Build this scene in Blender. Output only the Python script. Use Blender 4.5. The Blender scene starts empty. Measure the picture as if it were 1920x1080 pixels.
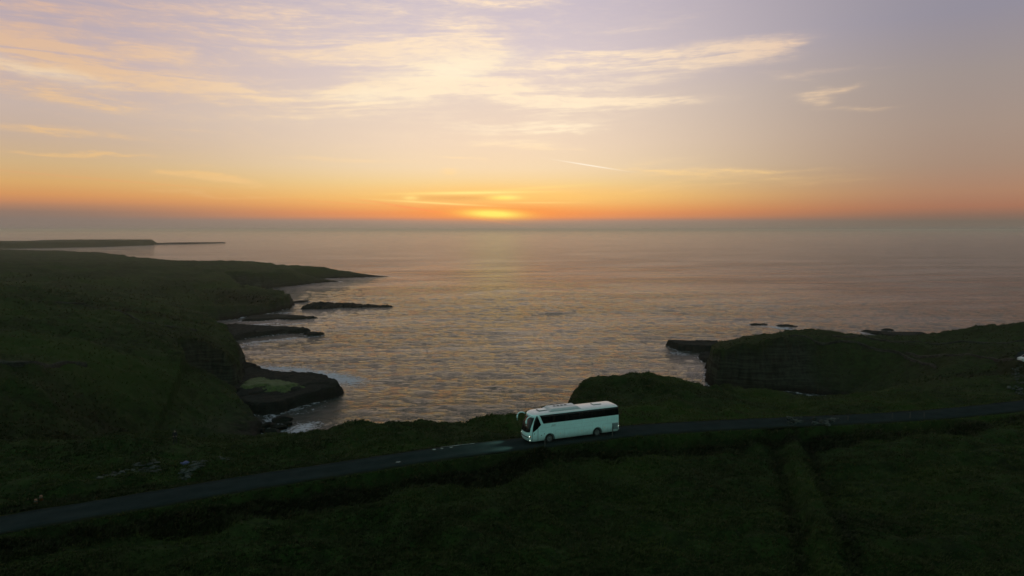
import bpy, bmesh, math, random
import numpy as np
from mathutils import Vector, Matrix, Euler

random.seed(7)
rng = np.random.default_rng(7)
scene = bpy.context.scene
COL = scene.collection
R = math.radians

# ------------------------------------------------------------------ camera
CAM_H = 50.0
F = 1280.0                      # focal length in photo pixels (24 mm on a 36 mm wide frame)
PITCH = math.atan((540 - 430) / F)
cam_data = bpy.data.cameras.new("camera")
cam_data.lens = 24.0
cam_data.sensor_width = 36.0
cam_data.clip_start = 0.5
cam_data.clip_end = 120000.0
cam = bpy.data.objects.new("camera", cam_data)
COL.objects.link(cam)
cam.location = (0, 0, CAM_H)
cam.rotation_euler = (R(90) - PITCH, 0, 0)
scene.camera = cam

CP, SP = math.cos(PITCH), math.sin(PITCH)


def ray(u, v):
    a, b = (u - 960) / F, (v - 540) / F
    return np.array([a, CP - b * SP, -SP - b * CP])


def wp(u, v, h=0.0):
    """where the sight line of a photo pixel meets the level h"""
    d = ray(u, v)
    t = (h - CAM_H) / d[2]
    return d[0] * t, d[1] * t


def azel(u, v):
    d = ray(u, v)
    return math.atan2(d[0], d[1]), math.atan2(d[2], math.hypot(d[0], d[1]))


def lin(c):
    out = []
    for x in c:
        x = x / 255.0
        out.append(x / 12.92 if x <= 0.04045 else ((x + 0.055) / 1.055) ** 2.4)
    return tuple(out)


# ------------------------------------------------------------------ view
scene.view_settings.view_transform = 'Standard'
scene.view_settings.look = 'None'
scene.view_settings.exposure = 0.0
scene.view_settings.gamma = 1.0
scene.view_settings.use_curve_mapping = False
scene.render.engine = 'CYCLES'
scene.cycles.use_denoising = True
scene.cycles.max_bounces = 6
scene.cycles.diffuse_bounces = 2
scene.cycles.glossy_bounces = 3
scene.cycles.volume_bounces = 1
scene.cycles.caustics_reflective = False
scene.cycles.caustics_refractive = False
scene.cycles.sample_clamp_indirect = 5.0


# ------------------------------------------------------------------ node maths helper
class E:
    """a value in a node tree, with operators"""
    tree = None

    def __init__(s, sock):
        s.s = sock

    @staticmethod
    def m(op, *a, clamp=False):
        n = E.tree.nodes.new('ShaderNodeMath')
        n.operation = op
        n.use_clamp = clamp
        for i, x in enumerate(a):
            if isinstance(x, E):
                E.tree.links.new(x.s, n.inputs[i])
            else:
                n.inputs[i].default_value = float(x)
        return E(n.outputs[0])

    def __add__(s, o): return E.m('ADD', s, o)
    __radd__ = __add__
    def __sub__(s, o): return E.m('SUBTRACT', s, o)
    def __rsub__(s, o): return E.m('SUBTRACT', o, s)
    def __mul__(s, o): return E.m('MULTIPLY', s, o)
    __rmul__ = __mul__
    def __truediv__(s, o): return E.m('DIVIDE', s, o)
    def __pow__(s, o): return E.m('POWER', s, o)
    def clamp(s): return E.m('ADD', s, 0.0, clamp=True)


def smooth(x, a, b):
    n = E.tree.nodes.new('ShaderNodeMapRange')
    n.interpolation_type = 'SMOOTHSTEP'
    E.tree.links.new(x.s, n.inputs[0])
    n.inputs[1].default_value = a
    n.inputs[2].default_value = b
    return E(n.outputs[0])


def xyz(x, y, z):
    n = E.tree.nodes.new('ShaderNodeCombineXYZ')
    for i, q in enumerate((x, y, z)):
        if isinstance(q, E):
            E.tree.links.new(q.s, n.inputs[i])
        else:
            n.inputs[i].default_value = q
    return n.outputs[0]


def noise(vec, scale, detail=4.0, rough=0.5, dist=0.0, out=0):
    n = E.tree.nodes.new('ShaderNodeTexNoise')
    E.tree.links.new(vec, n.inputs['Vector'])
    n.inputs['Scale'].default_value = scale
    n.inputs['Detail'].default_value = detail
    n.inputs['Roughness'].default_value = rough
    n.inputs['Distortion'].default_value = dist
    return E(n.outputs[out])


def ramp(fac, stops, interp='LINEAR'):
    n = E.tree.nodes.new('ShaderNodeValToRGB')
    n.color_ramp.interpolation = interp
    el = n.color_ramp.elements
    while len(el) > 1:
        el.remove(el[-1])
    el[0].position = stops[0][0]
    el[0].color = (*stops[0][1], 1)
    for p, c in stops[1:]:
        e = el.new(p)
        e.color = (*c, 1)
    E.tree.links.new(fac.s, n.inputs[0])
    return n.outputs[0]


def mix(fac, a, b, mode='MIX'):
    n = E.tree.nodes.new('ShaderNodeMix')
    n.data_type = 'RGBA'
    n.blend_type = mode
    ins = (n.inputs[0], n.inputs[6], n.inputs[7])
    for i, q in zip(ins, (fac, a, b)):
        if isinstance(q, E):
            E.tree.links.new(q.s, i)
        elif isinstance(q, (int, float)):
            i.default_value = q
        elif isinstance(q, tuple):
            i.default_value = (*q, 1)
        else:
            E.tree.links.new(q, i)
    return n.outputs[2]


# ------------------------------------------------------------------ world: dusk sky with thin cirrus
SUN_AZ, SUN_EL = azel(930, 405)
world = bpy.data.worlds.new("World")
scene.world = world
world.use_nodes = True
wt = world.node_tree
wt.nodes.clear()
E.tree = wt
tc = wt.nodes.new('ShaderNodeTexCoord')
sep = wt.nodes.new('ShaderNodeSeparateXYZ')
wt.links.new(tc.outputs['Generated'], sep.inputs[0])
DX, DY, DZ = (E(sep.outputs[i]) for i in range(3))
EL = E.m('ARCSINE', DZ)
AZ = E.m('ARCTAN2', DX, DY)


def elfac(el):
    return math.sqrt(max(el, 0.0) / (math.pi / 2))


def sky_stops(u, vs, extra):
    st = [(0.0, lin(vs[0][1]))]
    for v, c in vs:
        st.append((elfac(azel(u, v)[1]), lin(c)))
    for deg, c in extra:
        st.append((elfac(R(deg)), lin(c)))
    out = []
    for p, c in st:
        if out and p - out[-1][0] < 1e-4:
            continue
        out.append((p, c))
    return out


HIGH = [(35, (160, 152, 158)), (60, (126, 128, 136)), (90, (112, 122, 132))]
C_ST = sky_stops(960, [(430, (147, 132, 114)), (421, (155, 136, 119)), (414.5, (168, 140, 122)), (410.5, (202, 140, 108)), (407, (226, 148, 98)),
                       (400, (236, 150, 92)), (388, (242, 170, 98)), (370, (242, 192, 118)), (345, (240, 208, 148)),
                       (315, (238, 214, 178)), (270, (236, 213, 188)), (190, (228, 209, 195)), (100, (216, 201, 203)),
                       (0, (202, 190, 200))], HIGH)
L_ST = sky_stops(0, [(429, (130, 117, 108)), (410, (134, 118, 108)), (396, (144, 119, 105)), (384, (172, 128, 102)), (374, (198, 138, 98)),
                     (362, (212, 150, 96)), (338, (216, 168, 108)), (300, (208, 176, 132)), (250, (198, 174, 154)),
                     (190, (198, 178, 168)), (100, (194, 174, 174)), (0, (180, 166, 176))], HIGH)
R_ST = sky_stops(1919, [(429, (116, 107, 97)), (414, (119, 106, 94)), (402, (138, 108, 92)), (385, (166, 116, 92)),
                        (355, (172, 130, 104)), (300, (165, 138, 120)), (220, (164, 144, 132)), (120, (158, 145, 141)),
                        (0, (146, 141, 154))], HIGH)
ELC = E.m('MAXIMUM', EL, 0.0)
FAC = E.m('SQRT', ELC / (math.pi / 2))
sky_c, sky_l, sky_r = ramp(FAC, C_ST), ramp(FAC, L_ST), ramp(FAC, R_ST)
sky = mix(smooth(AZ, 0.02, 0.60), sky_c, sky_r)
sky = mix(smooth(AZ * -1.0, 0.08, 0.64), sky, sky_l)
# the sky away from the sunset is dimmer and cooler
east = ramp(FAC, [(0.0, lin((116, 146, 138))), (0.35, lin((138, 176, 168))), (0.7, lin((130, 158, 154))),
                  (1.0, lin((112, 122, 132)))])
sky = mix(smooth(E.m('ABSOLUTE', AZ), 0.9, 2.0), sky, east)

# cirrus: streaky noise gathered into the banks seen over the sea
warp = noise(tc.outputs['Generated'], 3.0, 3, 0.5)
ca = AZ + (warp - 0.5) * 0.10
ce = EL + (warp - 0.5) * 0.03 + AZ * 0.05
st1 = noise(xyz(ca * 5.0, ce * 34.0, 0.0), 1.0, 7, 0.62, 0.6)
st2 = noise(xyz(ca * 22.0 + ce * 25.0, ce * 130.0 - ca * 10.0, 3.0), 1.0, 5, 0.6, 0.8)
st3 = noise(xyz(ca * 60.0 + ce * 90.0, ce * 420.0 - ca * 40.0, 9.0), 1.0, 4, 0.65, 0.5)
puff = noise(xyz(AZ * 16.0, EL * 44.0, 1.0), 1.0, 5, 0.6, 1.2)
streak = st1 * 0.60 + st2 * 0.40
fibre = st2 * 0.35 + st3 * 0.35 + puff * 0.30
AZW = AZ + (noise(xyz(AZ * 9.0, EL * 30.0, 7.0), 1.0, 3, 0.6) - 0.5) * 0.10
ELW = EL + (noise(xyz(AZ * 6.0, EL * 30.0, 5.0), 1.0, 5, 0.65) - 0.5) * 0.030


def bank(u, v, ru, rv, tilt, k, warped=True):
    a0, e0 = azel(u, v)
    dist = math.hypot(F, u - 960)
    sa, se = ru / F * (F / dist) ** 2, rv * (1.25 if warped else 1.0) / dist
    t = R(tilt)
    A, B = (AZW, ELW) if warped else (AZ, EL)
    dx, dy = A - a0, B - e0
    px = (dx * math.cos(t) - dy * math.sin(t)) * (1 / sa)
    py = (dx * math.sin(t) + dy * math.cos(t)) * (1 / se)
    return E.m('EXPONENT', (px * px + py * py) * -1.0) * k


banks = [
    # long bank coming in from the left
    (40, 105, 150, 26, 8, .8), (180, 130, 190, 20, 9, .8), (360, 158, 150, 14, 9, .85), (470, 178, 70, 5, 11, .6), (120, 182, 160, 14, 6, .7),
    (220, 198, 70, 7, 4, .7), (60, 70, 120, 18, 10, .4), (300, 100, 120, 20, 12, .45),
    # bright feathered bank rising to the middle
    (620, 188, 110, 14, -4, .55), (720, 165, 110, 24, -14, .95), (830, 125, 90, 34, -20, 1.25), (850, 90, 90, 26, -10, .6), (700, 90, 150, 26, -8, .42),
    (560, 200, 120, 10, 4, .5), (900, 150, 90, 22, 14, .8), (980, 182, 110, 20, 16, .85), (1110, 193, 130, 12, 0, .85), (1270, 188, 90, 8, -2, .6), (780, 205, 110, 7, 3, .4),
    (1080, 122, 130, 14, -4, .6), (1240, 108, 170, 18, -4, .66), (1410, 96, 95, 15, -4, .6), (1475, 86, 34, 8, -10, .35), (1300, 128, 170, 8, -2, .4), (1150, 160, 150, 10, -6, .35),
    (990, 239, 130, 9, 0, 1.15), (1090, 240, 60, 4, -3, .5), (970, 270, 90, 7, 1, .75), (1050, 281, 50, 3, 2, .4), (1530, 178, 40, 14, 25, .55), (1585, 168, 36, 7, -10, .5),
    (1480, 150, 60, 9, 20, .3), (1640, 201, 50, 5, 2, .6), (1570, 134, 110, 6, 0, .35),
    # small low clouds
    (390, 334, 80, 5, 5, 1.5), (160, 288, 130, 3.2, -1, 1.1), (280, 260, 160, 5, 1, .5), (620, 300, 200, 5, 1, .4), (80, 245, 110, 6, 0, .5), (400, 366, 160, 3, 1, .4), (480, 218, 110, 8, 0, .4), (360, 246, 60, 3, 3, .35), (385, 312, 40, 4, 0, .35),
    (860, 298, 50, 2.5, 6, .5), (858, 325, 26, 4, 0, .5), (1300, 325, 200, 12, 0, .35), (1120, 358, 190, 7, -1, .45), (1380, 345, 300, 7, -1, .3), (1250, 300, 110, 9, -4, .25),
    (1200, 322, 60, 3, 3, .4), (1480, 318, 180, 3, 1, .3),
    # thin high veils
    (450, 60, 260, 34, 10, .5), (560, 40, 160, 20, 8, .42), (130, 20, 260, 34, 10, .45), (930, 4, 110, 9, -2, .7), (720, 12, 160, 12, 4, .3), (1180, 60, 260, 20, -14, .28),
    (20, 30, 120, 60, 20, .3)]
tot = None
for b in banks:
    g = bank(*b)
    tot = g if tot is None else tot + g
stL = noise(xyz(ca * 3.5, ce * 52.0 - ca * 4.0, 5.0), 1.0, 5, 0.6, 0.5)
tot = E.m('MINIMUM', tot * smooth(stL, 0.30, 0.62) * 1.25 + tot * 0.18, 1.1)
soft = smooth(tot * (streak * 1.6 + 0.2), 0.05, 1.5)
cloud = soft * 0.55 + smooth(tot * (fibre * 4.2 - 1.15) * (streak * 1.2 + 0.4), 0.05, 1.15) * 0.55
# a thin veil of the same streaks everywhere above the haze
veil = smooth(streak * 0.6 + fibre * 0.4, 0.46, 0.64) * smooth(EL, 0.06, 0.2) * smooth(AZ * -1.0, -0.35, 0.1) * 0.30
cl_c = ramp(FAC, [(0.0, lin((250, 180, 110))), (0.22, lin((252, 214, 150))), (0.30, lin((255, 236, 205))), (0.45, lin((252, 226, 198))),
                  (1.0, lin((170, 170, 190)))])
cl_s = ramp(FAC, [(0.0, lin((220, 150, 100))), (0.22, lin((228, 186, 130))), (0.32, lin((230, 192, 150))), (0.45, lin((206, 174, 168))),
                  (1.0, lin((150, 158, 180)))])
cl = mix(smooth(E.m('ABSOLUTE', AZ), 0.05, 0.62), cl_c, cl_s)
cl = mix(smooth(E.m('ABSOLUTE', AZ), 0.9, 2.0), cl, east)
fcl = (cloud * 0.92 + veil).clamp()
sky = mix(fcl, sky, cl)
# the lens shaped cloud beside the sun and the dusky bars under it
warmw = bank(960, 368, 260, 18, 0, .85, False)
sky = mix((warmw * (streak * 1.6)).clamp(), sky, lin((252, 200, 112)))
dark = bank(855, 371.5, 85, 5.0, 0, .65, False) + bank(960, 391, 60, 2.2, 3, .6, False) + bank(905, 399, 60, 1.4, 4, .4, False)
sky = mix((dark * (streak * 1.2 + 0.3)).clamp(), sky, lin((222, 160, 96)))
rim = bank(885, 361.5, 105, 2.6, -1, 1.0, False) + bank(770, 371, 14, 4, 0, .6, False) + bank(950, 370, 24, 4, 0, .9, False) + bank(830, 381.5, 95, 1.8, 3, .8, False) \
    + bank(1010, 352, 90, 2.5, -3, .25, False) + bank(1010, 380, 60, 1.5, 0, .4, False)
sky = mix((rim * (streak * 1.2 + 0.5)).clamp(), sky, lin((255, 228, 140)))
thin = bank(810, 396, 105, 1.8, 9, .75, False) + bank(660, 382, 110, 0.9, 4, .3, False) + bank(190, 336, 220, 0.9, 3.6, .22, False)
sky = mix(thin.clamp(), sky, lin((250, 150, 96)))
core = bank(845, 128, 95, 16, -8, .75) + bank(700, 178, 90, 9, -4, .45) + bank(60, 128, 120, 9, 8, .35)
sky = mix((core * (fibre * 2.6 - 0.5)).clamp(), sky, lin((255, 242, 212)))
trail = bank(1105, 310, 48, 0.9, 9.5, 1.1, False)
sky = mix(trail.clamp(), sky, lin((255, 244, 224)))
# the setting sun behind the haze bank
glow2 = bank(930, 399, 150, 13, 0, .9, False)
sky = mix(glow2.clamp(), sky, lin((252, 150, 72)))
glow = bank(925, 401, 52, 7.5, 2, 1.2, False) + bank(944, 371, 26, 4, 0, .6, False)
sky = mix(glow.clamp(), sky, lin((255, 236, 110)))
hazeband = smooth(EL * -1.0, -0.020, -0.012) * 0.0

nish = wt.nodes.new('ShaderNodeTexSky')
nish.sky_type = 'NISHITA'
nish.sun_disc = False
nish.sun_elevation = max(SUN_EL, R(1.2))
nish.sun_rotation = SUN_AZ
nish.dust_density = 3.0
bg1 = wt.nodes.new('ShaderNodeBackground')
bg1.inputs[1].default_value = 1.0
wt.links.new(sky, bg1.inputs[0])
bg2 = wt.nodes.new('ShaderNodeBackground')
bg2.inputs[1].default_value = 0.006
wt.links.new(nish.outputs[0], bg2.inputs[0])
addn = wt.nodes.new('ShaderNodeAddShader')
wt.links.new(bg1.outputs[0], addn.inputs[0])
wt.links.new(bg2.outputs[0], addn.inputs[1])
wo = wt.nodes.new('ShaderNodeOutputWorld')
wt.links.new(addn.outputs[0], wo.inputs[0])
world.cycles.sampling_method = 'MANUAL'
world.cycles.sample_map_resolution = 1024

sun_data = bpy.data.lights.new("sun", 'SUN')
sun_data.energy = 0.02
sun_data.angle = R(60)
sun_data.color = (1.0, 0.62, 0.36)
sun = bpy.data.objects.new("sun", sun_data)
COL.objects.link(sun)
sel = R(3.0)
sdir = Vector((math.sin(SUN_AZ) * math.cos(sel), math.cos(SUN_AZ) * math.cos(sel), math.sin(sel)))
sun.rotation_euler = sdir.to_track_quat('Z', 'Y').to_euler()
sun.location = (0, 400, 120)


# ------------------------------------------------------------------ materials
def material(name, rough=0.8):
    m = bpy.data.materials.new(name)
    m.use_nodes = True
    t = m.node_tree
    E.tree = t
    b = t.nodes['Principled BSDF']
    b.inputs['Roughness'].default_value = rough
    return m, t, b


def plain(name, col, rough=0.6, metal=0.0, coat=0.0, var=0.12, scale=3.0, bump=0.0, emit=None):
    m, t, b = material(name, rough)
    g = t.nodes.new('ShaderNodeNewGeometry')
    n = noise(g.outputs['Position'], scale, 5, 0.6)
    lo = tuple(c * (1 - var) for c in col)
    hi = tuple(min(c * (1 + var), 1) for c in col)
    t.links.new(mix(smooth(n, 0.3, 0.7), lo, hi), b.inputs['Base Color'])
    b.inputs['Metallic'].default_value = metal
    b.inputs['Coat Weight'].default_value = coat
    b.inputs['Coat Roughness'].default_value = 0.06
    if bump:
        bp = t.nodes.new('ShaderNodeBump')
        bp.inputs['Strength'].default_value = bump
        bp.inputs['Distance'].default_value = 0.05
        t.links.new(n.s, bp.inputs['Height'])
        t.links.new(bp.outputs[0], b.inputs['Normal'])
    if emit:
        b.inputs['Emission Color'].default_value = (*emit[0], 1)
        b.inputs['Emission Strength'].default_value = emit[1]
    return m


def bump_node(t, b, height, strength, dist):
    bp = t.nodes.new('ShaderNodeBump')
    bp.inputs['Strength'].default_value = strength
    bp.inputs['Distance'].default_value = dist
    t.links.new(height.s, bp.inputs['Height'])
    t.links.new(bp.outputs[0], b.inputs['Normal'])
    return bp


def mat_land():
    m, t, b = material("grassland", 0.95)
    b.inputs['Specular IOR Level'].default_value = 0.05
    g = t.nodes.new('ShaderNodeNewGeometry')
    P = g.outputs['Position']
    at = t.nodes.new('ShaderNodeAttribute')
    at.attribute_name = 'cover'          # r = bare rock, g = dark undergrowth and painted hollow shade, b = lush grass
    sp = t.nodes.new('ShaderNodeSeparateColor')
    t.links.new(at.outputs['Color'], sp.inputs[0])
    rock, scrub_shade, lush = (E(sp.outputs[i]) for i in range(3))
    n1 = noise(P, 0.035, 6, 0.62)
    n2 = noise(P, 0.5, 6, 0.7)
    n3 = noise(P, 3.2, 5, 0.7)
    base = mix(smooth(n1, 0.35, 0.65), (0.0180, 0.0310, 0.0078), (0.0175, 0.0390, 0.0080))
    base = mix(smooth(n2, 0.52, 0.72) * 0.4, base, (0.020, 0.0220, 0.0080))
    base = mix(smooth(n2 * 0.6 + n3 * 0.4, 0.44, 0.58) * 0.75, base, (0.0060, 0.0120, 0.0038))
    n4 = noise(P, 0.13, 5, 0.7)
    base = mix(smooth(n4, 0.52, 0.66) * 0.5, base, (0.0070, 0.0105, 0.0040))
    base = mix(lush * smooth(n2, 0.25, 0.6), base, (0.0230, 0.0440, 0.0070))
    base = mix(scrub_shade, base, mix(smooth(n3, 0.4, 0.6), (0.0075, 0.0090, 0.0042), (0.0135, 0.0175, 0.0060)))
    spz = t.nodes.new('ShaderNodeSeparateXYZ')
    t.links.new(P, spz.inputs[0])
    Z = E(spz.outputs[2])
    X = E(spz.outputs[0])
    Y = E(spz.outputs[1])
    strata = noise(xyz(X * 0.09, Y * 0.09, Z * 1.5 + n1 * 4.0), 1.0, 5, 0.65)
    vert = noise(xyz(X * 0.8, Y * 0.8, Z * 0.12), 1.0, 5, 0.65)
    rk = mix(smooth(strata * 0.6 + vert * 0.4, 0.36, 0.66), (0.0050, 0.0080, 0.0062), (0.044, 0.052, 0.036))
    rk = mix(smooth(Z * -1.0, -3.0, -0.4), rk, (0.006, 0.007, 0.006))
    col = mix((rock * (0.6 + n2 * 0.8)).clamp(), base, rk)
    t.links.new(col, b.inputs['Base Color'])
    hgt = n3 * 0.5 + n2 * 1.2 + strata * rock * 2.0 + vert * rock * 1.2
    bump_node(t, b, hgt, 0.9, 0.35)
    return m


def mat_rock(name, dark, light, wet=0.75, z_wet=1.0):
    m, t, b = material(name, wet)
    b.inputs['Specular IOR Level'].default_value = 0.12
    g = t.nodes.new('ShaderNodeNewGeometry')
    P = g.outputs['Position']
    spz = t.nodes.new('ShaderNodeSeparateXYZ')
    t.links.new(P, spz.inputs[0])
    X, Y, Z = (E(spz.outputs[i]) for i in range(3))
    s = noise(xyz(X * 0.12, Y * 0.12, Z * 3.0), 1.0, 5, 0.6)
    n = noise(P, 1.3, 6, 0.7)
    k = noise(P, 0.25, 4, 0.6)
    c = mix(smooth(s * 0.4 + n * 0.6, 0.38, 0.64), dark, light)
    c = mix(smooth(k, 0.5, 0.62) * 0.5, c, tuple(q * 0.5 for q in dark))
    t.links.new(c, b.inputs['Base Color'])
    bump_node(t, b, n + s * 1.2, 0.8, 0.25)
    return m


def mat_sea():
    m, t, b = material("sea water", 0.1)
    b.inputs['IOR'].default_value = 1.33
    g = t.nodes.new('ShaderNodeNewGeometry')
    P = g.outputs['Position']
    sp = t.nodes.new('ShaderNodeSeparateXYZ')
    t.links.new(P, sp.inputs[0])
    X, Y, Z = (E(sp.outputs[i]) for i in range(3))
    at = t.nodes.new('ShaderNodeAttribute')
    at.attribute_name = 'foam'
    foam = E(at.outputs['Fac'])
    cd = t.nodes.new('ShaderNodeCameraData')
    slick = noise(xyz(X * 0.004 + Y * 0.0016, Y * 0.014 - X * 0.003, 0.0), 1.0, 5, 0.6, 0.6)
    chop = noise(xyz(X * 0.26 + Y * 0.06, Y * 0.46 - X * .05, 0.0), 1.0, 6, 0.62, 0.4)
    rip = noise(xyz(X * 0.95 + Y * 0.22, Y * 1.55 - X * .12, 1.0), 1.0, 5, 0.62, 0.3)
    swell = noise(xyz(X * 0.055 + Y * 0.03, Y * 0.16 - X * 0.02, 2.0), 1.0, 4, 0.55)
    fine = noise(xyz(X * 2.4, Y * 3.0, 4.0), 1.0, 4, 0.6)
    far = noise(xyz(X * 0.012, Y * 0.05, 8.0), 1.0, 6, 0.7)
    gust = 0.45 + smooth(slick, 0.38, 0.62) * 0.9
    hgt = (chop * 1.15 + rip * 1.05 + fine * 0.30) * gust + swell * 1.2 + far * 3.4
    bump_node(t, b, hgt, 1.0, 0.62)
    body = mix(smooth(swell, 0.3, 0.7), (0.010, 0.024, 0.018), (0.015, 0.034, 0.026))
    fn1 = noise(xyz(X * 0.35 + Y * 0.1, Y * 0.5, 0.0), 1.0, 6, 0.7, 1.5)
    fn2 = noise(xyz(X * 1.6, Y * 1.8, 9.0), 1.0, 5, 0.7, 0.8)
    fm = smooth(foam * 1.15 + (fn1 - 0.5) * 2.1 + (fn2 - 0.5) * 1.1, 0.42, 0.95)
    t.links.new(mix(fm, body, (0.44, 0.49, 0.56)), b.inputs['Base Color'])
    t.links.new((0.07 + fm * 0.6).clamp().s, b.inputs['Roughness'])
    return m


def mat_asphalt():
    m, t, b = material("asphalt", 0.55)
    b.inputs['Specular IOR Level'].default_value = 0.0
    g = t.nodes.new('ShaderNodeNewGeometry')
    P = g.outputs['Position']
    n = noise(P, 0.5, 6, 0.65)
    f = noise(P, 9.0, 4, 0.7)
    at = t.nodes.new('ShaderNodeAttribute')
    at.attribute_name = 'across'
    a = E(at.outputs['Fac'])
    tracks = E.m('COSINE', (a - 0.5) * 12.566)        # two wheel tracks, polished by traffic
    c = mix(smooth(n, 0.35, 0.65), (0.0135, 0.0210, 0.0205), (0.020, 0.029, 0.0285))
    c = mix(smooth(f, 0.55, 0.75) * 0.4, c, (0.036, 0.046, 0.045))
    c = mix(smooth(tracks * -1.0, 0.2, 1.0) * 0.25, c, (0.028, 0.037, 0.036))
    edge = smooth(E.m('ABSOLUTE', a - 0.5) + (n - 0.5) * 0.25, 0.40, 0.52)
    c = mix(edge, c, (0.016, 0.018, 0.011))
    t.links.new(c, b.inputs['Base Color'])
    t.links.new((0.62 + smooth(n, 0.4, 0.6) * 0.2).s, b.inputs['Roughness'])
    bump_node(t, b, f * 0.4 + n, 0.35, 0.03)
    return m


def mat_tuft():
    m, t, b = material("grass blades", 0.8)
    b.inputs['Specular IOR Level'].default_value = 0.15
    at = t.nodes.new('ShaderNodeAttribute')
    at.attribute_name = 'tint'
    a = E(at.outputs['Fac'])
    c = ramp(a, [(0.0, (0.0085, 0.0125, 0.0040)), (0.45, (0.0320, 0.0400, 0.0110)), (0.75, (0.0480, 0.0660, 0.0130)),
                 (0.9, (0.0400, 0.0400, 0.0160)), (1.0, (0.050, 0.042, 0.022))])
    t.links.new(c, b.inputs['Base Color'])
    return m


M_LAND = mat_land()
M_SEA = mat_sea()
M_ASPH = mat_asphalt()
M_TUFT = mat_tuft()
M_REEF = mat_rock("wet dark rock", (0.0025, 0.0062, 0.0048), (0.0085, 0.016, 0.0120), 0.95)
M_LIME = mat_rock("pale limestone", (0.022, 0.028, 0.023), (0.095, 0.11, 0.098), 0.85)
M_PAINT = plain("coach white cool side light", (0.61, 0.90, 0.88), 0.32, 0.0, 0.6, 0.03, 1.2)  # white paint with the cool light on the flanks mixed into its colour
M_ROOF_LIT = plain("coach white lit roof", (0.78, 0.76, 0.76), 0.4, 0.0, 0.4, 0.04, 2.0)  # same white paint, the brighter sky light on top put into the colour
M_GLASS = plain("tinted coach glass", (0.004, 0.005, 0.006), 0.12, 0.0, 0.0, 0.05)
M_GLASS.node_tree.nodes["Principled BSDF"].inputs["Specular IOR Level"].default_value = 0.3
M_RUB = plain("black rubber", (0.008, 0.008, 0.008), 0.75, 0.0, 0.0, 0.2, 8.0)
M_RIM = plain("grey wheel steel", (0.16, 0.17, 0.17), 0.4, 0.6, 0.0, 0.15, 6.0)
M_DARK = plain("black plastic", (0.012, 0.012, 0.013), 0.5, 0.0, 0.0, 0.1)
M_GREY = plain("grey grille metal", (0.12, 0.16, 0.16), 0.5, 0.2, 0.0, 0.1)
M_SEAM = plain("panel shadow gap", (0.30, 0.40, 0.40), 0.6)
M_AC = plain("roof unit shell", (0.50, 0.54, 0.55), 0.45, 0.0, 0.2, 0.05)
M_LAMP = plain("lit headlamp", (0.9, 0.95, 0.9), 0.3, 0.0, 0.0, 0.0, emit=((0.85, 1.0, 0.82), 1.8))
M_AMBER = plain("amber lens", (0.55, 0.22, 0.04), 0.3, 0.0, 0.3, 0.1, emit=((1.0, 0.55, 0.15), 0.25))
M_RED = plain("red lens", (0.4, 0.03, 0.02), 0.3, 0.0, 0.3, 0.1)
M_OCHRE = plain("ochre lettering", (0.30, 0.24, 0.10), 0.5)
M_MARKTXT = plain("dark lettering", (0.05, 0.09, 0.075), 0.5)
M_WHITE = plain("white paint", (0.55, 0.57, 0.56), 0.5, 0.0, 0.3, 0.08, 2.0)
M_LINE = plain("worn road paint", (0.14, 0.19, 0.18), 0.7, 0, 0, 0.4, 6.0)
M_CLOTH = plain("navy jacket cloth", (0.004, 0.006, 0.009), 0.9, 0, 0, 0.2, 20.0)
M_JEAN = plain("dark trousers cloth", (0.005, 0.006, 0.007), 0.9, 0, 0, 0.2, 20.0)
M_SKIN = plain("skin", (0.30, 0.20, 0.15), 0.6, 0, 0, 0.08, 20.0)
M_HAIR = plain("hair", (0.018, 0.014, 0.010), 0.7, 0, 0, 0.2, 30.0)
M_ORANGE = plain("orange plastic", (0.11, 0.04, 0.006), 0.5, 0, 0, 0.15, 8.0)
M_BLUE = plain("blue tarpaulin", (0.045, 0.065, 0.17), 0.55, 0, 0, 0.3, 6.0, 0.5)
M_POST = plain("weathered timber", (0.055, 0.05, 0.042), 0.85, 0, 0, 0.3, 10.0, 0.4)
M_STONE = mat_rock("mossy wall stone", (0.010, 0.012, 0.009), (0.050, 0.050, 0.040), 0.9)


def grime(m):
    t = m.node_tree
    E.tree = t
    b = t.nodes['Principled BSDF']
    src_ = b.inputs['Base Color'].links[0].from_socket
    tc_ = t.nodes.new('ShaderNodeTexCoord')
    s_ = t.nodes.new('ShaderNodeSeparateXYZ')
    t.links.new(tc_.outputs['Object'], s_.inputs[0])
    n_ = noise(tc_.outputs['Object'], 2.2, 6, 0.7)
    st_ = noise(xyz(E(s_.outputs[0]) * 6.0, 0.0, E(s_.outputs[2]) * 0.8), 1.0, 4, 0.6)
    low = smooth(E(s_.outputs[2]) * -1.0 + n_ * 0.7, -1.0, 0.25)
    f_ = (low * 0.75 + smooth(st_, 0.5, 0.75) * 0.14).clamp()
    t.links.new(mix(f_, src_, (0.20, 0.24, 0.21)), b.inputs['Base Color'])
    t.links.new((0.30 + f_ * 0.45).s, b.inputs['Roughness'])


grime(M_PAINT)


# ------------------------------------------------------------------ object helpers
def mesh_from(name, verts, faces, mat, smooth_shade=True):
    me = bpy.data.meshes.new(name)
    verts = np.asarray(verts, dtype=np.float32)
    if isinstance(faces, np.ndarray):
        nf, k = faces.shape
        me.vertices.add(len(verts))
        me.vertices.foreach_set('co', verts.ravel())
        me.loops.add(nf * k)
        me.loops.foreach_set('vertex_index', faces.ravel().astype(np.int32))
        me.polygons.add(nf)
        me.polygons.foreach_set('loop_start', np.arange(0, nf * k, k, dtype=np.int32))
        me.polygons.foreach_set('loop_total', np.full(nf, k, dtype=np.int32))
        me.update(calc_edges=True)
    else:
        me.from_pydata([tuple(map(float, v)) for v in verts], [], faces)
        me.update()
    if mat:
        me.materials.append(mat)
    if smooth_shade:
        me.polygons.foreach_set('use_smooth', np.ones(len(me.polygons), dtype=bool))
    return me


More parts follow.
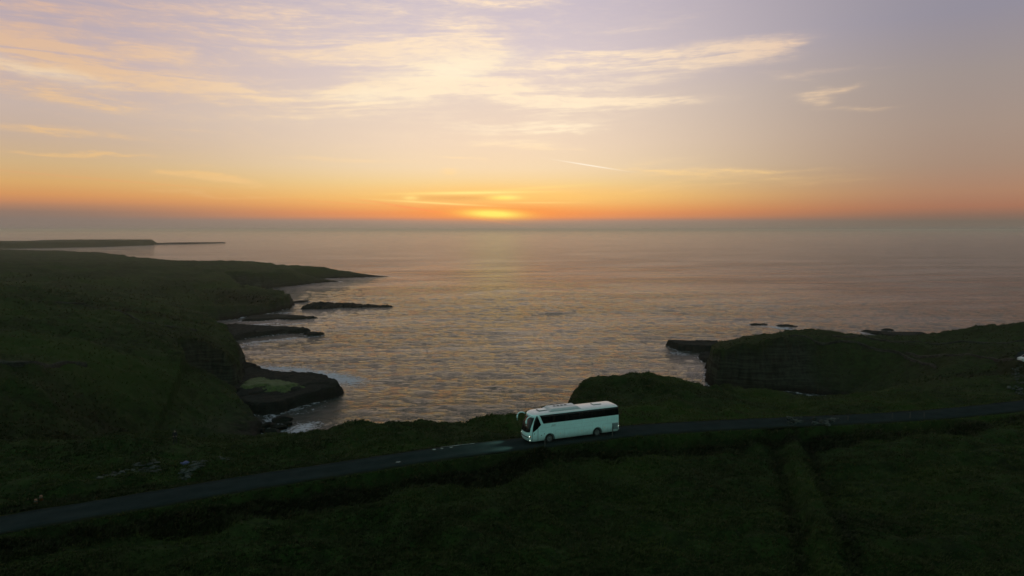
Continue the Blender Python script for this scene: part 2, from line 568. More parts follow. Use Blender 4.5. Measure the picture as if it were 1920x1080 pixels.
def link(name, me, parent=None):
    o = bpy.data.objects.new(name, me)
    COL.objects.link(o)
    if parent is not None:
        o.parent = parent
    return o


def tag(o, label=None, cat=None, group=None, kind=None):
    if label:
        o['label'] = label
    if cat:
        o['category'] = cat
    if group:
        o['group'] = group
    if kind:
        o['kind'] = kind
    return o


def empty(name, loc, rz=0.0):
    o = bpy.data.objects.new(name, None)
    COL.objects.link(o)
    o.location = loc
    o.rotation_euler = (0, 0, rz)
    o.empty_display_size = 0.2
    return o


def copy_tree(o, parent=None):
    c = o.copy()
    COL.objects.link(c)
    c.parent = parent
    for ch in o.children:
        copy_tree(ch, c)
    return c


# ------------------------------------------------------------------ noise in numpy
_perm = rng.permutation(512)
_ga = rng.uniform(0, 2 * np.pi, 512)
_gx, _gy = np.cos(_ga), np.sin(_ga)


def pn(x, y, seed=0):
    x = np.asarray(x, dtype=np.float64)
    y = np.asarray(y, dtype=np.float64)
    xi, yi = np.floor(x).astype(np.int64), np.floor(y).astype(np.int64)
    xf, yf = x - xi, y - yi

    def g(ix, iy, dx, dy):
        h = _perm[(_perm[(ix + seed * 37) & 511] + iy) & 511]
        return _gx[h] * dx + _gy[h] * dy
    u = xf * xf * xf * (xf * (xf * 6 - 15) + 10)
    v = yf * yf * yf * (yf * (yf * 6 - 15) + 10)
    a = g(xi, yi, xf, yf)
    b = g(xi + 1, yi, xf - 1, yf)
    c = g(xi, yi + 1, xf, yf - 1)
    d = g(xi + 1, yi + 1, xf - 1, yf - 1)
    return (a + (b - a) * u + (c + (d - c) * u - a - (b - a) * u) * v) * 1.5


def fbm(x, y, lam, octs=4, gain=0.5, seed=0):
    s, amp, f = 0, 1.0, 1.0 / lam
    for i in range(octs):
        s = s + amp * pn(x * f + 17.3 * i, y * f - 9.1 * i, seed + i)
        amp *= gain
        f *= 2.03
    return s


def sst(x, a, b):
    t = np.clip((x - a) / (b - a), 0, 1)
    return t * t * (3 - 2 * t)


def seg_dist(X, Y, P, closed=False):
    """distance to a polyline and position along it (vertex index + fraction)"""
    P = np.asarray(P)
    best = np.full(X.shape, 1e18)
    par = np.zeros(X.shape)
    n = len(P) if closed else len(P) - 1
    for i in range(n):
        a, b = P[i], P[(i + 1) % len(P)]
        ab = b - a
        L = max(ab @ ab, 1e-9)
        t = np.clip(((X - a[0]) * ab[0] + (Y - a[1]) * ab[1]) / L, 0, 1)
        d = (X - a[0] - t * ab[0]) ** 2 + (Y - a[1] - t * ab[1]) ** 2
        k = d < best
        best = np.where(k, d, best)
        par = np.where(k, i + t, par)
    return np.sqrt(best), par


def inside(X, Y, P):
    P = np.asarray(P)
    c = np.zeros(X.shape, dtype=bool)
    n = len(P)
    for i in range(n):
        x1, y1 = P[i]
        x2, y2 = P[(i + 1) % n]
        if y1 == y2:
            continue
        k = ((y1 > Y) != (y2 > Y)) & (X < (x2 - x1) * (Y - y1) / (y2 - y1) + x1)
        c ^= k
    return c


def catmull(P, n=8):
    P = [np.asarray(p, dtype=float) for p in P]
    P = [2 * P[0] - P[1]] + P + [2 * P[-1] - P[-2]]
    out = []
    for i in range(1, len(P) - 2):
        for k in range(n):
            t = k / n
            a, b, c, d = P[i - 1], P[i], P[i + 1], P[i + 2]
            out.append(0.5 * ((2 * b) + (-a + c) * t + (2 * a - 5 * b + 4 * c - d) * t * t + (-a + 3 * b - 3 * c + d) * t ** 3))
    out.append(P[-2])
    return np.array(out)


def hit(u, v, z0=60.0, z1=420.0):
    """where the sight line of a photo pixel meets the ground"""
    d = ray(u, v)
    t = np.geomspace(z0, z1, 500) / d[1]
    x, y, z = d[0] * t, d[1] * t, CAM_H + d[2] * t
    k = np.nonzero(land(x, y) >= z)[0]
    i = k[0] if len(k) else len(t) - 1
    return float(x[i]), float(y[i])


# ------------------------------------------------------------------ land: heights
ROAD_H = 23.6
road_px = [(-900, 1180), (-500, 1085), (-250, 1035), (0, 983), (150, 957), (300, 932), (470, 903), (640, 877), (820, 850), (980, 831),
           (1162, 809), (1280, 800), (1400, 794), (1500, 789), (1620, 784), (1750, 776), (1840, 768), (1920, 759), (2010, 747), (2075, 733)]
road_pts = [wp(u, v, ROAD_H) for u, v in road_px]
rx, ry = road_pts[-1]
road_h = [ROAD_H] * len(road_px)
for (u, v, h) in [(2080, 714, 22.5), (2040, 698, 21.5), (1985, 686, 20.6), (1940, 679, 20.0), (1925, 668, 19.6), (1960, 655, 19.2), (2100, 640, 19.0)]:
    road_pts.append(wp(u, v, h))
    road_h.append(h)
ROAD3 = catmull([(x, y, h) for (x, y), h in zip(road_pts, road_h)], 10)
ROAD = ROAD3[:, :2]
ROAD_HW = 2.3

bank_px = [(1482, 812), (1488, 828), (1503, 880), (1526, 940), (1538, 987), (1553, 1057), (1566, 1130), (1580, 1260)]
BANK = catmull([wp(u, v, 23.2) for u, v in bank_px], 6)

ctrl = [
    # near field
    (200, 1060, 22.4), (960, 1075, 22.2), (960, 900, 22.0), (1400, 900, 22.2), (1800, 900, 22.8), (1800, 1050, 22.6), (600, 960, 22.0),
    (1200, 860, 22.1), (1650, 830, 22.4),
    # verge and ridge beyond the road
    (0, 903, 23.2), (50, 893, 23.0), (110, 873, 22.8), (190, 841, 22.8), (280, 819, 22.6), (340, 830, 21.6), (400, 836, 21.0), (430, 838, 20.4),
    (460, 838, 19.6), (500, 836, 19.2), (560, 820, 20.4), (680, 800, 21.6), (755, 790, 22.6), (828, 808, 20.8), (930, 788, 22.2), (1000, 788, 22.2),
    (1090, 735, 21.6), (1120, 718, 22.0), (1190, 715, 22.0), (1250, 720, 21.5), (1320, 732, 20.4), (1380, 745, 18.5), (1300, 755, 21.6),
    (1440, 762, 18.6), (1500, 770, 20.3), (1560, 768, 20.2), (1620, 764, 20.4), (1700, 752, 20.6), (1800, 738, 20.6),
    # right headland
    (1850, 715, 18.6), (1750, 715, 16.5), (1640, 720, 13.5), (1560, 700, 12.0), (1650, 670, 15.0), (1800, 665, 16.4), (1900, 640, 16.2),
    (1700, 645, 14.6), (1850, 632, 14.4), (1893, 609, 17.6), (1790, 622, 13.6), (1620, 631, 13.6), (1500, 624, 14.6), (1400, 640, 13.0), (1352, 650, 10.0), (1440, 700, 12.5),
    (1450, 650, 14.6), (2000, 610, 17.0), (2100, 650, 19.5), (2300, 700, 23),
    # left gully
    (0, 850, 15.5), (100, 830, 11.0), (170, 812, 9.5), (250, 800, 7.5), (380, 800, 4.5), (440, 795, 3.0),
    (100, 780, 16.0), (100, 720, 18.6), (30, 690, 20.5), (200, 720, 14.5), (200, 690, 17.5), (300, 680, 15.0), (350, 650, 16.0),
    (300, 640, 17.0), (380, 740, 8.5), (380, 700, 12.0), (410, 655, 14.5), (438, 662, 11.0), (452, 690, 8.0), (0, 640, 22.5), (0, 580, 25.0), (150, 600, 22.0), (230, 585, 19.0),
    (330, 600, 15.5), (100, 560, 24.5), (0, 540, 27.0),
    # further left
    (300, 525, 15.0), (430, 540, 11.0), (150, 516, 19.5), (0, 511, 23.0), (330, 572, 7.0), (250, 565, 12.0), (450, 580, 4.0),
    (0, 485, 17.0), (200, 492, 13.0), (350, 492, 13.0), (0, 470, 15.0), (150, 476, 12.0), (500, 500, 10.0),
]
pts = [(*wp(u, v, h), h) for u, v, h in ctrl]
pts += [(0, 0, 23.5), (-60, 0, 24.5), (70, 0, 24.0), (0, -120, 28), (-180, -80, 30), (180, -80, 30), (-300, 60, 30), (-400, 250, 31),
        (-700, 500, 32), (300, 120, 26), (500, 200, 28), (-1100, 900, 24), (600, -300, 34), (-600, -400, 36), (-110, 70, 25.5), (-160, 130, 24)]
pts = np.array(pts)
SC = 100.0


def tps_fit(P):
    X = P[:, :2] / SC
    n = len(X)
    d = np.sqrt(((X[:, None] - X[None]) ** 2).sum(-1))
    K = np.where(d > 0, d * d * np.log(np.maximum(d, 1e-9)), 0) + np.eye(n) * 0.004
    Q = np.hstack([np.ones((n, 1)), X])
    A = np.block([[K, Q], [Q.T, np.zeros((3, 3))]])
    return np.linalg.solve(A, np.concatenate([P[:, 2], np.zeros(3)])), X


TW, TX = tps_fit(pts)


def base_h(X, Y):
    x, y = X / SC, Y / SC
    out = TW[-3] + TW[-2] * x + TW[-1] * y
    for w, (a, b) in zip(TW[:-3], TX):
        d2 = (x - a) ** 2 + (y - b) ** 2
        out = out + w * 0.5 * d2 * np.log(np.maximum(d2, 1e-9))
    return np.clip(out, 2.0, 36.0)


# shoreline, from far left round both bays to far right: photo pixel, height of the edge seen there, steepness
shore = [
    (-700, 460, 14, 2), (-200, 466, 15, 2), (0, 468, 14, 2), (150, 473, 11, 2), (200, 477, 8, 2), (212, 484, 2, 1), (262, 483, 11, 2), (380, 486.5, 11.5, 2), (500, 494, 9, 1.6),
    (560, 504, 6, 1.2), (640, 512, 2.2, .4), (690, 516.5, 0, .25), (735, 519, 0, .12), (690, 520, 0, .2), (640, 521.5, 0, .25), (585, 523.5, 0, .4),
    (600, 526, 0, .3), (645, 527.5, 0, .2), (600, 530.5, 0, .4), (550, 536, 0, .8), (490, 541, 0, 1.2), (440, 540, 0, 1.5),
    (445, 535, 10.5, 3), (480, 541, 9, 4), (520, 546, 8.5, 4), (547, 551, 7.5, 4), (545, 577, 0, 4), (500, 588, 0, 2),
    (450, 597, 0, 1.0), (400, 603, 0, .35), (372, 608, 0, .2), (385, 613, 0, .5), (420, 630, 0, 1.5),
    (438, 650, 0, 2), (452, 668, 0, 2), (462, 690, 0, 2.5), (464, 715, 0, 4), (453, 738, 0, 5), (446, 752, 0, 4), (458, 768, 0, 2.5), (482, 785, 0, 1.6),
    (493, 800, 0, 1.2), (488, 815, 0, .8), (500, 830, 0, .8), (530, 842, 0, 2),
    (545, 818, 18, 4), (580, 806, 19.4, 4), (620, 795, 20.3, 4), (680, 791, 20.8, 4), (755, 781, 22, 4), (790, 789, 20.3, 4),
    (828, 799, 19.5, 4), (870, 791, 20.8, 4), (930, 780, 21.5, 4), (1000, 779, 21.5, 4), (1047, 773, 20.5, 4), (1062, 757, 19.5, 4), (1088, 725, 20.3, 4),
    (1120, 710, 21, 4), (1180, 707, 21, 4), (1250, 712, 20.5, 4), (1318, 722, 19.5, 3), (1370, 733, 17, 2), (1395, 860, 0, 1.3), (1480, 850, 0, 1.0),
    (1560, 800, 0, .8), (1600, 768, 0, .7), (1590, 750, 0, .7), (1540, 742, 0, .75), (1490, 738, 0, 1.6), (1430, 735, 0, 3.5), (1340, 729, 0, 4.5), (1322, 716, 0, 5), (1324, 690, 0, 4),
    (1345, 642, 9, 1.6), (1378, 630.5, 11.5, 1.8), (1440, 626, 13, 4), (1500, 620, 13.5, 4), (1560, 624, 12.5, 4), (1620, 627, 12.5, 4), (1690, 630, 12, 4),
    (1722, 622, 12.5, 4), (1790, 618, 13.2, 4), (1800, 623, 12, 4), (1850, 622, 12.5, 4), (1864, 617, 14, 4), (1888, 607, 17, 3), (1925, 607, 17, 3),
    (2100, 600, 16, 3), (2600, 580, 16, 3)]
sp_, ss_, sh_ = [(-4000.0, 1400.0)], [2.0], [0.0]
for u, v, h, s in shore:
    sp_.append(wp(u, v, h))
    ss_.append(s)
    sh_.append(h)
for q in [(2500, 300), (4000, 200), (4000, -3000), (-4000, -3000)]:
    sp_.append(q)
    ss_.append(2.0)
    sh_.append(0.0)
sp_ = np.array(sp_, dtype=float)
SHORE = sp_.copy()
for i in range(2, len(sp_) - 4):
    if sh_[i] > 0:
        t = sp_[i + 1] - sp_[i - 1]
        nrm = np.array([-t[1], t[0]]) / max(np.hypot(*t), 1e-6)      # seaward
        SHORE[i] = sp_[i] + nrm * (sh_[i] / ss_[i]) * 0.9
SHORE_S = np.array(ss_)


def coast(X, Y):
    """signed distance inland of the shoreline, and the steepness there"""
    sd = np.empty(X.shape)
    st = np.empty(X.shape)
    CH = 60000
    Xf, Yf, sdf, stf = X.ravel(), Y.ravel(), sd.ravel(), st.ravel()
    for i in range(0, len(Xf), CH):
        x, y = Xf[i:i + CH], Yf[i:i + CH]
        d, par = seg_dist(x, y, SHORE, True)
        k = np.floor(par).astype(int)
        f = par - k
        s = SHORE_S[k % len(SHORE)] * (1 - f) + SHORE_S[(k + 1) % len(SHORE)] * f
        ins = inside(x, y, SHORE)
        sdf[i:i + CH] = np.where(ins, d, -d)
        stf[i:i + CH] = s
    return sdf.reshape(X.shape), stf.reshape(X.shape)


SCARP = np.array([wp(285, 652, 16), wp(330, 645, 16), wp(380, 643, 16), wp(425, 648, 15.5), wp(470, 664, 13)])


def land(X, Y, full=False):
    X = np.asarray(X, dtype=float)
    Y = np.asarray(Y, dtype=float)
    r = np.hypot(X, Y)
    B = base_h(X, Y)
    near = sst(400 - r, 0, 250)
    B = B + fbm(X, Y, 60, 3, 0.5, 3) * (0.7 + 0.8 * (1 - near)) + fbm(X, Y, 13, 3, 0.5, 9) * 0.42
    B = B + near * (fbm(X, Y, 3.4, 2, 0.5, 21) * 0.16 + np.abs(fbm(X, Y, 1.3, 2, 0.5, 31)) * 0.16)
    ds, ps = seg_dist(X, Y, SCARP)
    ks = np.clip(np.floor(ps).astype(int), 0, 3)
    tS = SCARP[ks + 1] - SCARP[ks]
    ls = np.hypot(tS[..., 0], tS[..., 1])
    sS = ((X - SCARP[ks, 0]) * tS[..., 1] - (Y - SCARP[ks, 1]) * tS[..., 0]) / ls      # towards the camera
    sS = sS + fbm(X, Y, 7, 3, 0.6, 71) * 1.6
    endf = sst(ps, 0, 2.0)
    scarp = sst(sS, 0, 3.0) * np.exp(-np.maximum(ds - 3, 0) / 26) * endf * (ds < 90)
    scrock = sst(sS, -0.5, 0.8) * (1 - sst(sS, 3, 7)) * endf * (ds < 9)
    B = B - 8.0 * scarp
    # folds and terracettes in the hillsides
    B = B + (1 - np.abs(fbm(X * 0.9 - Y * .4, X * .3 + Y, 34, 3, .5, 63))) * 1.6 - 1.2
    B = B + np.abs(fbm(X, Y, 7.5, 3, .55, 65)) * 0.8 + np.abs(fbm(X * .6, Y * 1.2, 15, 3, .5, 67)) * (r > 120) * sst(r, 120, 200) * sst(-X, 0, 60) * 1.3
    sd, st = coast(X, Y)
    sdn = sd + (fbm(X, Y, 16, 4, 0.55, 41) * np.clip(r / 260, 0.35, 1.6) * 1.6 + np.abs(fbm(X, Y, 4.0, 3, 0.55, 45)) * 1.2 - 0.5) * sst(r, 85, 190)
    raw = np.maximum(sdn, 0) * st
    step = 1.6
    q = raw / step + fbm(X, Y, 9, 3, .6, 83) * 0.9 + np.sin(raw * 0.9) * 0.3
    fq = q - np.floor(q)
    terr = (np.floor(q) + sst(fq, 0.3, 0.8)) * step - (q * step - raw)
    w = sst(st, 1.0, 3.0) * 0.55
    prof = raw * (1 - w) + terr * w
    k = 1.6
    hh = np.clip(0.5 + 0.5 * (prof - B) / k, 0, 1)
    Hh = prof * (1 - hh) + B * hh - k * hh * (1 - hh)
    Hh = np.where(sdn < 0, np.maximum(sdn * 0.8, -4.0), Hh)
    rock = sst(B - Hh, 0.5, 3.0) * sst(st, 0.55, 1.4) + (1 - sst(Hh, 0.8, 2.2))
    # scree and grassy slope where the shore is gentle
    rock = np.maximum(rock, scrock * 0.9)
    rock = np.clip(rock + (1 - sst(Hh, 1.5, 7.0)) * 0.35, 0, 1)
    sx, sy = wp(1545, 712, 6)
    scree = np.exp(-(((X - sx) / 11) ** 2 + ((Y - sy) / 20) ** 2)) 
    rock = np.maximum(rock, scree * 0.75)
    scrub_shade = np.zeros(X.shape)
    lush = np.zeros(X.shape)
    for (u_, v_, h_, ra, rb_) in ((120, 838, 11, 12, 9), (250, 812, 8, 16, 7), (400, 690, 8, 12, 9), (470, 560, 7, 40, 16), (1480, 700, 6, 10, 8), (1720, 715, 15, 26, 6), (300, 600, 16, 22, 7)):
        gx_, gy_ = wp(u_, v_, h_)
        hollow_shade = np.exp(-(((X - gx_) / ra) ** 2 + ((Y - gy_) / rb_) ** 2) + fbm(X, Y, 9, 3, .6, 95) * .9)  # shade of the gullies and hollows painted in as dark ground cover
        scrub_shade = np.maximum(scrub_shade, np.clip(hollow_shade, 0, 1) * .85)
    # road bed, embankment and the ditch below it
    m = (r < 260)
    if m.any():
        x, y = X[m], Y[m]
        d, par = seg_dist(x, y, ROAD)
        k0 = np.clip(np.floor(par).astype(int), 0, len(ROAD) - 2)
        fr = par - k0
        rh = ROAD3[k0, 2] * (1 - fr) + ROAD3[k0 + 1, 2] * fr
        tg = ROAD[k0 + 1] - ROAD[k0]
        side = (x - ROAD[k0, 0]) * tg[:, 1] - (y - ROAD[k0, 1]) * tg[:, 0]    # >0: camera side
        h = Hh[m]
        nearw = fbm(x, y, 5, 2, 0.5, 77)
        bed = 1 - sst(d, ROAD_HW + 0.35, np.where(side > 0, ROAD_HW + 1.0, ROAD_HW + 4.5) + nearw * 0.3)
        wv = fbm(x, y, 9, 2, .5, 79)
        ditch = np.exp(-((d - ROAD_HW - 3.0 - nearw * 0.9 - wv) / (1.5 + .5 * wv)) ** 2) * (side > 0) * (0.85 + .6 * wv)
        mound = np.exp(-((d - ROAD_HW - 6.8) / 1.6) ** 2) * (side > 0)
        h = h - ditch * 0.65 + mound * 0.25
        # low overgrown wall on the lip above the ditch
        lip = np.exp(-((d - ROAD_HW - 1.25) / 0.5) ** 2) * (side > 0)
        h = h * (1 - bed) + (rh - 0.16) * bed
        h = h + lip * (0.12 + 0.3 * fbm(x, y, 2.2, 2, 0.5, 55))
        vergeband = np.exp(-((d - ROAD_HW - 2.4) / 1.6) ** 2) * (side < 0)
        h = h - vergeband * 0.25
        fadew = sst(-par, -250, -240) * 0 + 1
        sc = (side > 0) * sst(d, ROAD_HW + 0.5, ROAD_HW + 1.1) * (1 - sst(d + nearw * 1.2 - wv * 1.6, ROAD_HW + 3.0, ROAD_HW + 5.0))
        scrub_shade[m] = np.maximum(scrub_shade[m], np.clip(sc + 0.75 * (side < 0) * sst(d, ROAD_HW + 0.6, ROAD_HW + 1.4) * (1 - sst(d, ROAD_HW + 2.6, ROAD_HW + 4.2 + nearw)), 0, 1))
        # field bank running towards the camera
        db, pb = seg_dist(x, y, BANK)
        kb = np.clip(np.floor(pb).astype(int), 0, len(BANK) - 2)
        tb = BANK[kb + 1] - BANK[kb]
        sb = (x - BANK[kb, 0]) * tb[:, 1] - (y - BANK[kb, 1]) * tb[:, 0]
        db = db + fbm(x, y, 3.0, 2, 0.5, 61) * 0.3
        h = h + np.exp(-(db / 1.0) ** 4) * 1.05 - np.exp(-((db - 2.3) / 0.8) ** 2) * 0.42
        scrub_shade[m] = np.maximum(scrub_shade[m], np.exp(-((db - 2.1) / 0.6) ** 2) * 0.6)
        Hh[m] = h
    lush = sst(fbm(X, Y, 18, 3, 0.5, 88), -0.25, 0.5) * sst(Y, 60, 90) * (1 - sst(Y, 150, 230)) * sst(X, -60, 10) * (1 - sst(X, 80, 110))
    lush = np.maximum(lush, sst(fbm(X, Y, 30, 4, 0.55, 89), -0.3, 0.6) * sst(-X, 60, 110) * sst(Y, 110, 160) * (1 - rock) * .85)
    lush = np.maximum(lush, np.exp(-(seg_dist(X, Y, BANK[::3])[0] / 1.3) ** 2) * .2)
    if full:
        return Hh, rock, scrub_shade, lush, sd
    return Hh
# ------------------------------------------------------------------ grids
def polar(az_fine, az_n, rs):
    half = R(az_fine)
    fine = np.linspace(-half, half, az_n)
    rest = np.linspace(half, 2 * np.pi - half, 60)[1:-1]
    az = np.concatenate([fine, rest])
    A, RR = np.meshgrid(az, rs)
    return A, RR


def grid_faces(nr, na, keep=None, wrap=True):
    i = np.arange(nr - 1)[:, None]
    j = np.arange(na)[None, :] if wrap else np.arange(na - 1)[None, :]
    j2 = (j + 1) % na
    f = np.stack([i * na + j + 0 * i, i * na + j2, (i + 1) * na + j2, (i + 1) * na + j + 0 * i], -1)
    f = f[..., ::-1].reshape(-1, 4)
    if keep is not None:
        f = f[keep[f].any(1)]
    return f


def compact(V, Fc, attrs=()):
    used = np.unique(Fc)
    mp = np.full(len(V), -1, dtype=np.int64)
    mp[used] = np.arange(len(used))
    return V[used], mp[Fc], [a[used] for a in attrs]


# land: one sheet, finer where the coast is near
rs = np.concatenate([[0.5, 6, 14, 22, 30, 36], np.geomspace(40, 330, 430), np.geomspace(330, 2400, 170)[1:], [3000, 4000]])
A, RR = polar(46, 980, rs)
X, Y = RR * np.sin(A), RR * np.cos(A)
Z, rockA, scrub_shadeA, lushA, _ = land(X, Y, True)
V = np.stack([X, Y, Z], -1).reshape(-1, 3)
keep = (Z.ravel() > -2.5)
fc = grid_faces(*X.shape, keep=keep)
cov = np.stack([rockA.ravel(), scrub_shadeA.ravel(), lushA.ravel(), np.ones(V.shape[0])], -1)
V, fc, (cov,) = compact(V, fc, (cov,))
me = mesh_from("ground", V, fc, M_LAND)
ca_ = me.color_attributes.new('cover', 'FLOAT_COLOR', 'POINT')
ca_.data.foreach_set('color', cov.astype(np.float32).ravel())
ground = tag(link("ground", me), "dark green coastal grassland with cliffs and gullies above the sea", kind='structure')

# ------------------------------------------------------------------ low rock shelves lying off the shore: each a thing of its own
REEFS = []


def ground_xy(poly_px):
    return np.array([wp(u, v, h) for u, v, h in poly_px])


def shelf(name, px, top, res, label, cat, group=None, slope=1.4, tilt=(0, 0), lam=6.0, amp=0.35, step=0.7, mat=None, gmat=None, foamr=0):
    P = ground_xy(px)
    c = P.mean(0)
    lo, hi = P.min(0) - 2, P.max(0) + 2
    nx, ny = max(int((hi[0] - lo[0]) / res), 6), max(int((hi[1] - lo[1]) / (res * 1.6)), 6)
    gx, gy = np.meshgrid(np.linspace(lo[0], hi[0], nx), np.linspace(lo[1], hi[1], ny))
    d, _ = seg_dist(gx, gy, P, True)
    sd = np.where(inside(gx, gy, P), d, -d) + fbm(gx, gy, lam, 4, 0.6, 5) * lam * 0.16
    T = top + (gx - c[0]) * tilt[0] + (gy - c[1]) * tilt[1]
    T = T + fbm(gx, gy, lam * 2, 4, 0.55, 8) * amp
    T = np.floor(T / step) * step * 0.6 + T * 0.4
    z = np.minimum(T, sd * slope) + fbm(gx, gy, lam * 0.35, 3, 0.6, 15) * amp * 0.35 + np.abs(fbm(gx, gy * 2.0, 2.6, 3, .6, 17)) * .3
    z = np.where(sd < 0, np.maximum(sd * 0.8, -2.0), z)
    V = np.stack([gx, gy, z], -1).reshape(-1, 3)
    fc = grid_faces(ny, nx, keep=(z.ravel() > -1.2), wrap=False)[:, ::-1]
    V, fc, _ = compact(V, fc)
    V = V - np.array([c[0], c[1], 0])
    o = link(name, mesh_from(name, V, fc, mat or M_REEF))
    o.location = (c[0], c[1], 0)
    tag(o, label, cat, group)
    REEFS.append(P)
    return o


far_spit = shelf("headland", [(-500, 462, 0), (-100, 460.5, 0), (60, 459.5, 0), (150, 458, 0), (292, 456.5, 0), (290, 459.5, 0), (200, 462.5, 0), (100, 464.5, 0), (-60, 467, 0), (-500, 472, 0)],
                 15, 8, "low dark headland farthest away on the left, long and flat under the haze", "headland", slope=0.9, lam=90, amp=2.0, mat=M_LAND)
shelf("rock_reef", [(290, 457.0, 0), (345, 456, 0), (420, 455.2, 0), (425, 455.8, 0), (370, 457.3, 0), (292, 458.8, 0)], 3.5, 5,
      "very thin dark reef trailing off the tip of the farthest headland", "reef", "reefs off the left shore", slope=0.5, lam=30)
shelf("rock_reef", [(560, 579.5, 0), (575, 575, 0), (600, 572.5, 0), (640, 570, 0), (700, 572.5, 0), (742, 573.4, 0), (738, 575.5, 0), (690, 577, 0), (640, 577.5, 0), (600, 580, 0)], 1.3, .5,
      "long jagged reef with a raised block, off the tip of the middle left headland", "reef", "reefs off the left shore", slope=.8, lam=6, amp=1.3, tilt=(-0.04, 0.0))
shelf("rock_reef", [(545, 568.5, 0), (556, 566, 0), (583, 564.2, 0), (570, 567, 0)], 1.0, .7,
      "small dark reef touching the foot of the middle left headland", "reef", "reefs off the left shore", slope=.8)
shelf("rock_reef", [(470, 594, 0), (520, 591, 0), (560, 592.5, 0), (592, 596, 0), (560, 599, 0), (510, 600, 0), (450, 603, 0)], 1.0, .8,
      "low flat reef just below the middle left headland, north of the grey beach", "reef", "reefs off the left shore", slope=.6, lam=10)
shelf("rock_ledge", [(340, 615, 0), (400, 612, 0), (480, 613.5, 0), (560, 617, 0), (592, 620, 0), (585, 623.5, 0), (540, 625, 0), (500, 629, 0), (470, 633, 0), (435, 640, 0), (400, 643, 0), (360, 630, 0)], 1.8, .6,
      "long dark rock ledge reaching into the bay from behind the nearest left cliff", "rock ledge", "rock ledges around the bay", slope=.9, lam=12, amp=.8)
shelf("rock_reef", [(568, 626.5, 0), (580, 624.7, 0), (608, 625.6, 0), (600, 628.5, 0), (575, 629.5, 0)], 1.1, .5,
      "small dark rock just off the tip of the long rock ledge", "reef", "reefs off the left shore", slope=1.2, lam=4)
shelf("rock_ledge", [(425, 700, 0), (465, 699, 0), (492, 704, 0), (510, 712, 0), (560, 716, 0), (610, 722, 0), (641, 731, 0), (634, 741, 0), (600, 752, 0), (560, 764, 0), (525, 775, 0), (495, 779, 0), (470, 775, 0), (440, 765, 0), (420, 745, 0)], 3.7, .35,
      "broad dark rock platform with a grassy patch under the nearest left cliff", "rock ledge", "rock ledges around the bay", slope=2.2, lam=10, amp=.35, tilt=(-0.012, 0.015))
# turf lying on that platform
gp = ground_xy([(450, 718, 3.8), (470, 711, 3.8), (500, 710, 3.8), (540, 715, 3.8), (565, 723, 3.8), (530, 730, 3.8), (480, 728, 3.8), (450, 728, 3.8)])
lo, hi = gp.min(0) - 1, gp.max(0) + 1
gx, gy = np.meshgrid(np.linspace(lo[0], hi[0], 70), np.linspace(lo[1], hi[1], 60))
d, _ = seg_dist(gx, gy, gp, True)
sd = np.where(inside(gx, gy, gp), d, -d) + fbm(gx, gy, 4, 4, 0.7, 3) * 1.8
z = 3.45 + np.clip(sd * 0.5, -1.5, 1.0) + fbm(gx, gy, 2.5, 3, .5, 6) * .12
Vt = np.stack([gx, gy, z], -1).reshape(-1, 3)
ft = grid_faces(60, 70, keep=(sd.ravel() > -1.5), wrap=False)[:, ::-1]
Vt, ft, _ = compact(Vt, ft)
M_TURF = plain("bright shore turf", (0.046, 0.072, 0.018), 0.95, var=0.35, scale=0.9, bump=0.6)
tag(link("turf_patch", mesh_from("turf_patch", Vt, ft, M_TURF)), "bright green turf growing on the rock platform under the left cliff", kind='stuff')

shelf("rock_ledge", [(1252, 648.5, 0), (1262, 646, 0), (1300, 646.5, 0), (1350, 648, 0), (1352, 660, 0), (1300, 658.5, 0), (1270, 657.5, 0)], 2.6, .4,
      "blunt dark rock ledge sticking out left of the right headland", "rock ledge", "rock ledges around the bay", slope=2.4, lam=9, amp=.4)
shelf("rock_ledge", [(1308, 671, 0), (1322, 664, 0), (1340, 668, 0), (1335, 682, 0), (1318, 680, 0)], 1.6, .3,
      "small dark rock shelf at the foot of the right headland's tip", "rock ledge", "rock ledges around the bay", slope=1.4, lam=4)
shelf("rock_reef", [(1404, 607.3, 0), (1420, 606.6, 0), (1445, 608, 0), (1436, 609.6, 0), (1412, 609, 0)], .5, .5,
      "left one of two small reefs awash beyond the right headland", "reef", "small reefs beyond the right headland", slope=.45, lam=5, amp=.7)
shelf("rock_reef", [(1455, 610.2, 0), (1470, 609.6, 0), (1496, 612, 0), (1478, 614, 0), (1460, 613, 0)], .7, .5,
      "right one of two small reefs awash beyond the right headland", "reef", "small reefs beyond the right headland", slope=.45, lam=5, amp=.7)
shelf("rock_reef", [(1612, 620, 0), (1640, 622.5, 0), (1690, 624.8, 0), (1730, 625.5, 0), (1725, 633, 0), (1680, 634, 0), (1640, 628, 0)], 1.3, .6,
      "long low reef showing behind the flat top of the right headland", "reef", "small reefs beyond the right headland", slope=.6, lam=10)
shelf("rock_reef", [(1652, 618.2, 0), (1662, 617.7, 0), (1676, 618.8, 0), (1664, 619.6, 0)], .9, .5,
      "tiny dark rock awash farthest out beyond the right headland", "reef", "small reefs beyond the right headland", slope=.8, lam=4)


def icorock(r, seed, sq=(1, 1, .7), sub=2, rough=0.25):
    bm = bmesh.new()
    bmesh.ops.create_icosphere(bm, subdivisions=sub, radius=1.0)
    rr = random.Random(seed)
    ax = [Vector((rr.uniform(-1, 1), rr.uniform(-1, 1), rr.uniform(-1, 1))).normalized() for _ in range(9)]
    cut = [rr.uniform(.55, .85) for _ in ax]
    for v in bm.verts:
        for a, c in zip(ax, cut):           # flat broken faces
            d = v.co.dot(a)
            if d > c:
                v.co -= a * (d - c)
        v.co *= 1 + rr.uniform(-rough, rough) * .22
        v.co = Vector((v.co.x * sq[0], v.co.y * sq[1], v.co.z * sq[2])) * r
    return bm


